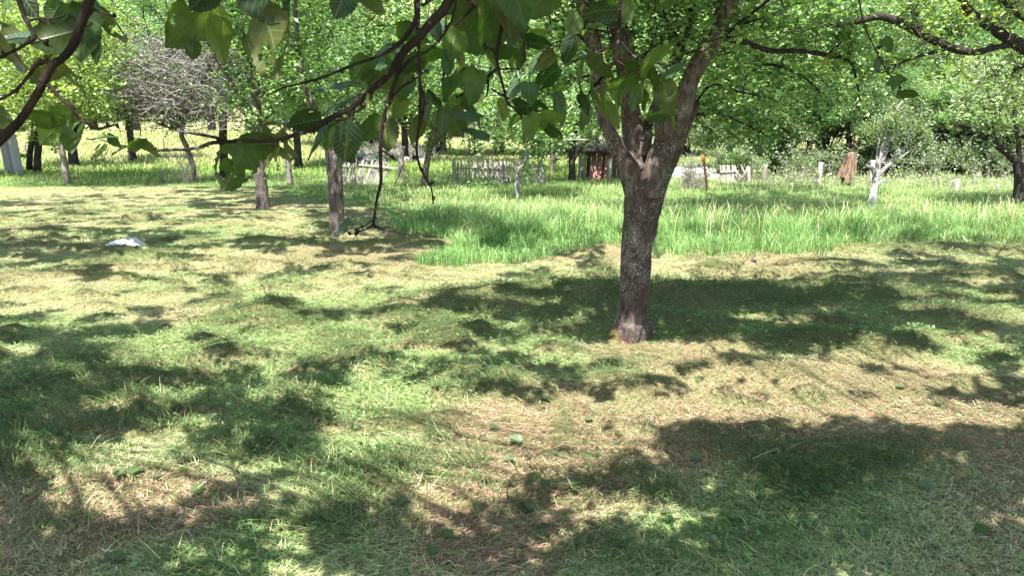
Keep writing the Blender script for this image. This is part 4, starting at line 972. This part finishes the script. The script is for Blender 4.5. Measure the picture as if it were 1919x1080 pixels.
# ------------------------------------------------------------------ linden: the tree the camera stands under
RIGHT = Vector((1, 0, 0)); UPV = Vector((0, sp, cp)); FWD = Vector((0, cp, -sp))
def leaf_grid(base, a, b, nrm, L, Wd, col, holes=0, rs=random, curl=.15, ragged=0.0, nu=16, nv=12):
    """heart-shaped serrate leaf; base point, a = midrib direction, b = across, nrm = upper side"""
    V = []; UV = []
    for i in range(nu + 1):
        u = i / nu; 
        q_ = (.40 - u) / .40 if u < .40 else (u - .40) / .60
        prof = max(0, 1 - q_**(2.3 if u < .4 else 1.9))**.55 * (1 if u < .4 else 1 - .10 * q_)
        if u > .86: prof *= 1 - .35 * (u - .86) / .14
        tooth = 1 + .05 * ((i % 2) * 2 - 1) * (1 if 0 < i < nu else 0)
        for j in range(nv + 1):
            s = j / nv * 2 - 1; hw = Wd / 2 * max(prof, .02) * (tooth if abs(s) > .9 else 1)
            uu = (u + (.05 if i == nu else 0)) * L - L * .20 * abs(s)**1.4 * (1 - u)**1.5 * (1 if u > 0 else .25) 
            z = .16 * Wd * abs(s) * prof - curl * L * u * u - curl * .6 * Wd * s * s * prof + .028 * L * math.sin(u * 8 + s * 3.5 + col[0] * 200) * (abs(s) + .2) + .012 * L * math.sin(u * 21) * abs(s)
            p = base + a * uu + b * (s * hw) + nrm * z; V.append(tuple(p)); UV.append((u, s * prof * .5))
    hs = [(rs.uniform(.2, .85), rs.uniform(-.75, .75), rs.uniform(.05, .13)) for _ in range(holes)]
    if ragged: hs.append((rs.uniform(.5, .8), rs.choice((-1, 1)) * rs.uniform(.3, .9), ragged))
    Q = []
    for i in range(nu):
        for j in range(nv):
            u = (i + .5) / nu; s = (j + .5) / nv * 2 - 1
            if any(((u - h[0]))**2 + ((s - h[1]) * .5)**2 < (h[2] * rs.uniform(.8, 1.1))**2 for h in hs): continue
            Q.append((i * (nv + 1) + j, i * (nv + 1) + j + 1, (i + 1) * (nv + 1) + j + 1, (i + 1) * (nv + 1) + j))
    return V, Q, UV, [col] * len(Q)
class LeafMesh:
    def __init__(s): s.V = []; s.Q = []; s.U = []; s.C = []; s.n = 0
    def add(s, r):
        V, Q, U, Cc = r; s.V += V; s.U += U; s.C += Cc; s.Q += [tuple(k + s.n for k in q) for q in Q]; s.n += len(V)
    def build(s, name, parent): return link(name, np_mesh(name, s.V, s.Q, M_LINDEN, col=np.array(s.C), smooth=True, uv=np.array(s.U)), parent)
rl = random.Random(21)
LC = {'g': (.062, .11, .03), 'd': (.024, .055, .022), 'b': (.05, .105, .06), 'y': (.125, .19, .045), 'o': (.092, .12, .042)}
def px_leaf(lm, mbs, cx, cy, Lp, ang, fore, kind, Y, holes=0, ragged=0, side=1, stalk=True, wf=.92):
    """ang: image angle of the tip; kind b = upper side up to the sky"""
    if Lp < 60 and rl.random() < (.30 if cx > 680 else .12) and stalk and cx > 560 and cx != 642: return
    th = R(ang); a = RIGHT * math.cos(th) + UPV * math.sin(th); b = RIGHT * -math.sin(th) + UPV * math.cos(th)
    ph = math.acos(max(min(fore, 1), .05))
    if kind == 'b': b2 = b * math.cos(ph) + FWD * math.sin(ph) * (1 if (b.z > 0) else -1)
    else: b2 = b * math.cos(ph) + FWD * math.sin(ph) * (-1 if (b.z > 0) else 1)
    tl = rl.uniform(-.25, .25); a2 = (a + FWD * tl).normalized(); b2 = (b2 - a2 * b2.dot(a2)).normalized(); nrm = a2.cross(b2)
    L = pxm(Lp, Y) * .92
    if nrm.z < 0 and kind in 'bd': b2 = -b2; nrm = -nrm
    if kind not in 'bd' and nrm.dot(FWD) < 0 : b2 = -b2; nrm = -nrm
    base = at(cx, cy, Y) - a2 * L * .48; c = tuple(v * rl.uniform(.85, 1.15) for v in LC[kind])
    lm.add(leaf_grid(base, a2, b2, nrm, L, L * wf, c, holes, rl, rl.uniform(.08, .42), ragged))
    if stalk: q = base - a2 * L * .38 + UPV * L * .12; mbs = MB(); mbs.tube([q, base - a2 * L * .15 + UPV * L * .02, base + a2 * L * .05], [.0011, .0010, .0008], 4, cap=False); vv = [tuple(v) for v in mbs.V[0]]; lm.add((vv, [tuple(k) for k in mbs.Q[0]], [(.02, .4)] * len(vv), [(.08, .12, .03)] * len(mbs.Q[0])))
el = empty('linden_tree', B_LIN); tag(el, 'linden overhead whose broad leaves and thin dark twigs hang into the view', 'tree')
# trunk and limbs behind and above the camera
mb = MB(); B = B_LIN
mb.tube([B + Vector((0, 0, -.2)), B + Vector((0, 0, .3)), B + Vector((.05, 0, 1.4)), B + Vector((0, .1, 2.6)), B + Vector((.1, .2, 4.2)), B + Vector((.2, .3, 6))], [.34, .27, .23, .2, .15, .08], 16, .06)
mb.build('trunk', M_BARK2, el)
mb = MB()
J1 = at(215, -160, 1.2); J2 = at(930, -130, 1.45); J3 = at(960, -150, 1.7)
for pts, rr in (([B + Vector((0, .1, 2.4)), Vector((-1.5, -.7, 2.75)), Vector((-.9, .4, 2.45)), J1], [.08, .05, .025, .012]),
                ([B + Vector((0, .1, 2.6)), Vector((-.9, -.8, 3.0)), Vector((-.1, .5, 2.6)), J2], [.09, .06, .03, .014]),
                ([Vector((-.9, -.8, 3.0)), Vector((.4, .4, 3.1)), Vector((1.6, 1.2, 3.0)), Vector((2.8, 2.0, 3.2))], [.06, .05, .035, .015]),
                ([B + Vector((.1, .2, 3.6)), Vector((-2.2, .2, 3.8)), Vector((-2.8, 1.5, 3.6))], [.08, .05, .02]), ([Vector((-.1, .5, 2.6)), Vector((.15, 1.0, 2.4)), J3], [.028, .02, .01])):
    P, Q_ = smooth_path(pts, rr, 8); mb.tube(P, Q_, 8, .05)
host_branches(mb, 0, Vector((-.9, -.8, 3.0)), 60, .025, rnd); host_branches(mb, 0, Vector((.4, .4, 3.1)), 60, .02, rnd); host_branches(mb, 0, Vector((1.6, 1.2, 3.0)), 40, .015, rnd)
mb.build('limbs', M_BARK2, el)
P, S = SHADE[0]; V, Q = leaf_quads(P, S, .9); link('crown', np_mesh('crown', V, Q, M_LEAF, col=leaf_cols(len(P), (.07, .15, .03), (.16, .28, .06), 0)), el)  # this crown is all added shade leaves, out of view overhead

def branch_set(paths, Y, name):
    mb = MB()
    for p in paths:
        PP = px_tube(mb, p, Y, 8, 6, wob=.10)
        for k in range(max(2, len(PP) // 6)):       # buds and spurs
            i = rl.randrange(2, len(PP)); c = PP[i]; r_ = rl.uniform(.0022, .004); d = Vector((rl.gauss(0, 1), rl.gauss(0, .6), rl.gauss(0, 1))).normalized()
            mb.tube([c, c + d * r_ * 1.5, c + d * r_ * 2.6], [r_ * .9, r_ * .8, r_ * .2], 5, cap=False)
    return mb.build(name, M_TWIG, el)
YA, YC = 1.2, 1.5
branch_set([[(215,-160,20),(195,-80,18),(175,-20,17),(163,15,17),(150,50,15),(138,82,16),(118,108,14),(98,122,16),(84,150,15),(70,175,15),(52,205,15),(35,228,16),(15,248,18),(-30,290,20)],
    [(28,-40,10),(36,0,9),(44,25,8),(51,40,9),(60,58,7),(66,70,7),(50,80,6),(32,92,6),(15,100,5),(-10,112,5)], [(52,38,5),(75,34,4),(100,34,4),(122,28,3)], [(66,70,4),(80,76,3),(98,88,2)],
    [(95,118,8),(80,115,8),(66,122,7),(56,138,7),(40,158,6),(25,172,6),(-10,192,5)], [(88,158,9),(100,168,8),(115,185,8),(130,195,8),(140,210,7),(152,225,6),(170,234,5),(185,241,6),(205,236,4),(220,232,3)], [(168,16,5),(185,20,4),(205,27,4),(216,31,2)], [(152,228,3),(142,238,2),(138,244,2)]], YA, 'branch')
branch_set([[(930,-130,24),(880,-50,20),(845,-5,18),(828,22,17),(805,45,16),(783,72,15),(765,88,15),(748,108,14),(735,130,13),(718,150,12),(700,165,11),(680,185,10),(655,204,10),(625,218,10),(600,233,10),(575,245,9),(548,254,8),(520,262,7),(490,264,7),(455,264,7),(420,266,7),(395,268,7),(372,276,6),(345,280,6),(315,280,5),(300,281,3)],
    [(425,266,7),(405,258,6),(375,252,5),(340,246,4),(310,236,4),(285,226,3),(265,215,2)], [(330,280,5),(300,282,4),(260,276,3),(225,272,3),(190,262,2)],
    [(782,-60,9),(780,0,9),(781,25,9),(775,45,9),(762,65,9),(740,88,7),(700,108,6),(670,118,6),(640,130,5),(600,146,5),(560,157,4),(530,164,3),(500,178,2)],
    [(760,85,9),(752,110,9),(745,140,8),(738,160,8),(728,190,8),(722,215,8),(716,240,7),(713,270,7),(713,300,6),(714,340,6),(706,375,5),(701,410,5),(699,420,5),(690,428,3),(668,436,2),(655,440,2)],
    [(699,420,4),(712,428,4),(735,434,3),(770,440,2)], [(714,282,3),(725,287,3),(735,295,3),(746,302,2)], [(700,412,2),(680,425,2),(665,432,2)],
    [(784,-60,9),(783,30,8),(785,90,7),(787,150,7),(788,185,6),(786,225,6),(782,260,5),(781,285,5),(788,315,4),(797,332,4),(808,352,3),(812,382,3)], [(781,290,3),(776,298,2),(772,304,2)],
    [(790,160,4),(795,190,4),(790,225,3),(786,240,2)], [(745,140,5),(770,110,5),(800,95,4),(822,75,4),(845,40,4),(860,-20,4)], [(728,190,5),(750,165,5),(775,150,4),(800,130,3)],[(700,165,6),(690,190,6),(675,205,4),(660,212,3)], [(790,10,5),(800,5,5),(820,-15,4)],
    [(652,205,10),(655,212,8),(656,216,5)], [(655,218,3),(640,225,3),(626,226,2)]], YC, 'branch')
branch_set([[(960,-150,10),(950,-20,8),(943,30,7),(938,60,7),(933,90,6),(932,115,6),(938,145,5),(945,170,4),(950,190,4),(965,205,3),(985,225,3)], [(935,125,5),(920,138,6),(905,150,5),(885,165,4),(868,175,4),(855,183,3)], [(933,108,3),(922,92,3),(908,87,2)], [(935,130,3),(955,128,3),(972,128,2)],
    [(942,45,3),(965,50,3),(978,65,3),(983,85,3),(984,110,2)], [(1020,-30,4),(1028,20,4),(1032,45,3)], [(832,105,5),(832,80,4),(840,0,4),(850,-40,4)], [(833,105,3),(832,130,3),(830,150,2)], [(912,140,5),(915,160,4),(912,180,3)], [(920,165,3),(940,178,4),(955,185,3)],
    [(870,-60,12),(880,0,9),(888,10,9),(870,30,4),(850,50,3)]], 1.7, 'branch')
branch_set([[(1168,-60,8),(1162,10,8),(1160,50,7),(1156,90,7),(1152,112,6),(1140,130,5),(1122,152,5),(1105,172,4),(1098,185,3)], [(1152,112,5),(1170,122,4),(1195,132,3),(1210,140,2)], [(1164,78,5),(1178,95,4),(1195,110,4),(1220,116,3),(1245,120,2)], [(1150,85,4),(1125,95,4),(1100,105,3),(1075,115,2)],[(1105,170,2),(1112,190,2),(1118,205,1.5)]], 1.9, 'branch')
branch_set([[(1600,-60,3),(1618,40,3),(1640,90,2.5),(1660,130,2.5),(1688,165,2)], [(1640,90,2),(1655,84,1.5)]], 1.9, 'branch')

lm = LeafMesh(); ms = MB()
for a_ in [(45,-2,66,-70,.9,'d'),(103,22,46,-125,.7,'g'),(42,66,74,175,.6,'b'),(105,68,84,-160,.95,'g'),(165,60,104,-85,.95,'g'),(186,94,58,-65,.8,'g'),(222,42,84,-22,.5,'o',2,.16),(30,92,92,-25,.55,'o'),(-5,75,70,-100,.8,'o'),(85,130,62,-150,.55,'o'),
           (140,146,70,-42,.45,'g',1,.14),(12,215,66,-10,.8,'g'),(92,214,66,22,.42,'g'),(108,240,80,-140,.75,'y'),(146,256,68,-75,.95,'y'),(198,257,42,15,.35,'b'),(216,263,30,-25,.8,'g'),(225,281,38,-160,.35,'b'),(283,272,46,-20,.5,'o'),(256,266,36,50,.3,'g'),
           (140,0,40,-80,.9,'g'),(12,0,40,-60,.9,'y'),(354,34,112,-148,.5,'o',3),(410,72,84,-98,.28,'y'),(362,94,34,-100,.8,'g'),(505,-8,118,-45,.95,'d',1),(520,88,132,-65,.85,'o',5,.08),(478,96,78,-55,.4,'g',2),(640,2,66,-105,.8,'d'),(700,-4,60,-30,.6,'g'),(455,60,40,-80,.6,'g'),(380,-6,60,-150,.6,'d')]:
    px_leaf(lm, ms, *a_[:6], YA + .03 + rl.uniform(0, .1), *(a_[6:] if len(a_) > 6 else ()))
lm.build('foliage', el)
lm = LeafMesh()
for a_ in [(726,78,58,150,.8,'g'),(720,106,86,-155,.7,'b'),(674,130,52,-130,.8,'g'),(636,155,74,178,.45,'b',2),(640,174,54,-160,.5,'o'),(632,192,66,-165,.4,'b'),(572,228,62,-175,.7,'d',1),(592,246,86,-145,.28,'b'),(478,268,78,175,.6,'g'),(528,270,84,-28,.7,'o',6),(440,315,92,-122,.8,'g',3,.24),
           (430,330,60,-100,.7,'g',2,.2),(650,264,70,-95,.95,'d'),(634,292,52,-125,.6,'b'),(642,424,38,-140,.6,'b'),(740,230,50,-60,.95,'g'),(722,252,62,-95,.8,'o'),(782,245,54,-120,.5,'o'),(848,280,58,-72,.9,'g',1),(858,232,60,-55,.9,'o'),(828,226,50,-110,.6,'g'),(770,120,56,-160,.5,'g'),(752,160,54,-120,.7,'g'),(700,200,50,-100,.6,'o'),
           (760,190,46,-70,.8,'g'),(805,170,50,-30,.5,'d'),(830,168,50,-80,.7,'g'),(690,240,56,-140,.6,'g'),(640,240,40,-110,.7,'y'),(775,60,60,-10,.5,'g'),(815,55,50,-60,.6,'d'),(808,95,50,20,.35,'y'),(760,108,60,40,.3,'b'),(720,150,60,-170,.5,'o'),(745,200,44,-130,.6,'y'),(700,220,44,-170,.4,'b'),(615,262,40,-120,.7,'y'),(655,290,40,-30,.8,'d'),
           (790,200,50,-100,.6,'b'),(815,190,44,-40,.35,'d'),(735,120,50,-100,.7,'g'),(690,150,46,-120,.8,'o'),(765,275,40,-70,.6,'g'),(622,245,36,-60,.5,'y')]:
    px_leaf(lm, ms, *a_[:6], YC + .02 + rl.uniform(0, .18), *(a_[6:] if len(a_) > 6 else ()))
lm.build('foliage', el)
lm = LeafMesh()
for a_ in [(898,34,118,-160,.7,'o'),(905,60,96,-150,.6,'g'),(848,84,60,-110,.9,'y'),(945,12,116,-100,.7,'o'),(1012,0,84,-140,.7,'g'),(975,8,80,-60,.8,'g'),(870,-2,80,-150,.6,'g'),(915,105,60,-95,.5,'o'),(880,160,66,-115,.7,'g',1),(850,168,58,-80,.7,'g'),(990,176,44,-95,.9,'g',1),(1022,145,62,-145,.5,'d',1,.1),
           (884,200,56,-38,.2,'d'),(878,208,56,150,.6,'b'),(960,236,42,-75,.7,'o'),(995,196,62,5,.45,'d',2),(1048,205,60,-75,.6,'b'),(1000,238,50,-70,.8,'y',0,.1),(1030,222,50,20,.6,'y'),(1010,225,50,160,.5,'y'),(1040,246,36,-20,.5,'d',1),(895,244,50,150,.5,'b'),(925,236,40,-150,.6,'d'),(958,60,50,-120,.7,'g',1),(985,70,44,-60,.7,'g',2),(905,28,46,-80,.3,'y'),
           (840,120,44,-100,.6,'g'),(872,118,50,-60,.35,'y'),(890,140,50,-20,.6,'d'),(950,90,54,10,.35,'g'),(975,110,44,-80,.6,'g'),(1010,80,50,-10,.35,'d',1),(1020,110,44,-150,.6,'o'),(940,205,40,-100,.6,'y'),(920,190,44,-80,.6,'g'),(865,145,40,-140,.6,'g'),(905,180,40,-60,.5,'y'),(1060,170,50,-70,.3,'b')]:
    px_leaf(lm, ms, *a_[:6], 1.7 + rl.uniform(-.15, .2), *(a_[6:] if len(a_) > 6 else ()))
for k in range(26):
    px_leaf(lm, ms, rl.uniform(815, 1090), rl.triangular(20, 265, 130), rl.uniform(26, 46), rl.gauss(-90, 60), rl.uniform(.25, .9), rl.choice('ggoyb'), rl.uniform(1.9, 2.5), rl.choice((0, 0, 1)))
lm.build('foliage', el)
lm = LeafMesh()
for a_ in [(1126,18,58,175,.7,'d'),(1180,14,54,-58,.5,'o'),(1070,92,48,-100,.9,'d'),(1100,96,50,-15,.35,'b'),(1128,120,62,-28,.35,'o'),(1075,112,46,-160,.3,'b'),(1182,138,80,28,.3,'g'),(1218,104,72,58,.28,'y'),(1262,126,56,52,.5,'b'),(1250,182,62,-70,.9,'o'),(1186,182,54,-120,.7,'g'),(1232,206,66,170,.4,'d',2),(1146,205,70,-48,.35,'o'),
           (1100,218,50,-85,.5,'g'),(1158,168,52,-50,.35,'y'),(1168,152,60,-150,.4,'g'),(1176,148,44,-20,.4,'b',1),(1266,226,32,-85,.3,'y'),(1085,150,50,-100,.35,'g'),(1110,150,46,-80,.3,'y'),(1065,190,48,-60,.6,'b'),(1130,175,44,-100,.4,'g'),(1205,165,44,-100,.3,'y'),(1225,150,50,-60,.3,'o'),(1240,130,46,-30,.5,'b'),(1095,195,44,-60,.4,'d'),(1080,225,40,-120,.5,'g'),(1195,122,44,-10,.3,'o'),(1210,190,40,-80,.3,'g'),(1270,150,34,-60,.4,'y'),(1075,130,40,-150,.5,'g'),(1664,84,30,-60,.8,'g',1),(1645,120,26,-110,.5,'b'),(1682,150,34,10,.5,'g'),(1700,172,36,8,.45,'g'),(1675,155,24,-80,.7,'g')]:
    px_leaf(lm, ms, *a_[:6], 1.9 + rl.uniform(-.12, .12), *(a_[6:] if len(a_) > 6 else ()), wf=.8)
lm.build('foliage', el)
# bracts with hanging fruit
M_FRUIT = flat_mat('linden_fruit', (.14, .16, .06))
for (cx, cy, Lp, ang, Y) in [(92,254,26,-150,YA),(104,262,26,-110,YA),(188,284,34,-125,YA),(182,276,16,-130,YA),(198,278,14,-110,YA),(500,305,40,-125,YC),(517,290,30,-110,YC),(620,255,36,-110,YC),(641,248,34,-80,YC),(654,235,26,-110,YC),(688,190,30,-100,YC),(720,180,26,-110,YC),(730,215,30,-80,YC),(1108,170,40,-95,1.9),(1120,185,40,-60,1.9),(1105,200,40,-80,1.9),(1228,165,40,-85,1.9),(1215,175,36,-95,1.9),(1160,190,34,-90,1.9),(960,120,30,-90,1.7),(870,150,40,-60,1.7),(860,200,36,-90,1.7),(1000,230,30,-90,1.7),(1245,105,40,-50,1.9),(1090,120,36,-100,1.9),(1262,230,26,-85,1.9)]:
    lm = LeafMesh(); mf = MB(); px_leaf(lm, ms, cx, cy, Lp, ang, .8, 'y', Y - .02, wf=.26, stalk=False)
    for k in range(3):
        p = at(cx + rl.uniform(-6, 10), cy, Y - .02); q = at(cx + rl.uniform(-10, 14), cy + rl.uniform(10, 30), Y - .02)
        mf.tube([p, p.lerp(q, .5) + RIGHT * .002, q], [.0007, .0006, .0005], 3, cap=False); r_ = rl.uniform(.0022, .0034)
        mf.tube([q + Vector((0, 0, r_)), q + Vector((0, 0, r_ * .6)), q, q - Vector((0, 0, r_ * .6)), q - Vector((0, 0, r_))], [r_ * .2, r_ * .8, r_, r_ * .8, r_ * .2], 6, cap=False)
    br_ = lm.build('bract', el); mf.build('fruit_cluster', M_FRUIT, br_)


# ------------------------------------------------------------------ leaves that have fallen on the grass
FL = [(222,900),(330,862),(352,895),(262,890),(215,800),(328,785),(596,728),(634,718),(450,998),(232,1066),(960,868),(1028,760),(1105,808),(975,838),(918,812),(1008,755),(1388,993),(1395,1015),(1640,924),(1545,935),(1575,1018),(1618,1015),(1615,1002),(1070,918),(1085,930),(975,958),(985,955),(760,960),(765,700),(1305,720),
      (1520,590),(1422,1000),(1870,940),(1800,915),(1745,930),(1690,730),(1430,748),(1560,790),(840,1020),(812,1040),(1240,975),(1190,945),(1060,940),(1165,1035),(1090,1028),(1260,1040),(1340,1030),(1480,960),(1720,1000),(1760,1045),(640,965),(540,962),(700,870),(580,620),(480,670),(300,905),(1310,880),(1900,860),(1850,1000),(1660,880),(1330,980),(1010,905),(620,1010),(380,920)]
rfl = random.Random(8)
for k, (px, py) in enumerate(FL):
    c = gp(px, py); lm = LeafMesh(); th = rfl.random() * 6.283; a = Vector((math.cos(th), math.sin(th), rfl.uniform(-.25, .3))).normalized(); b = Vector((-math.sin(th), math.cos(th), rfl.uniform(-.4, .4))).normalized(); b = (b - a * b.dot(a)).normalized(); nn = a.cross(b)
    if nn.z < 0: b = -b; nn = -nn
    L = rfl.uniform(.042, .068); flip = rfl.random() < .6; cc = (.10, .16, .085) if flip else (.07, .14, .045)
    c.z = hz(c.x, c.y) + .028
    o_ = leaf_grid(Vector((0, 0, 0)), a, b, nn, L, L * .9, cc, rfl.choice((0, 0, 1)), rfl, .02 if flip else .1, nu=10, nv=8)
    lm.add(o_); o = lm.build('fallen_leaf', None); o.location = c; tag(o, 'green heart shaped leaf fallen on the mown grass under the linden', 'leaf', 'fallen green leaves on the mown grass')
print('TOTAL OBJECTS', len(bpy.data.objects))
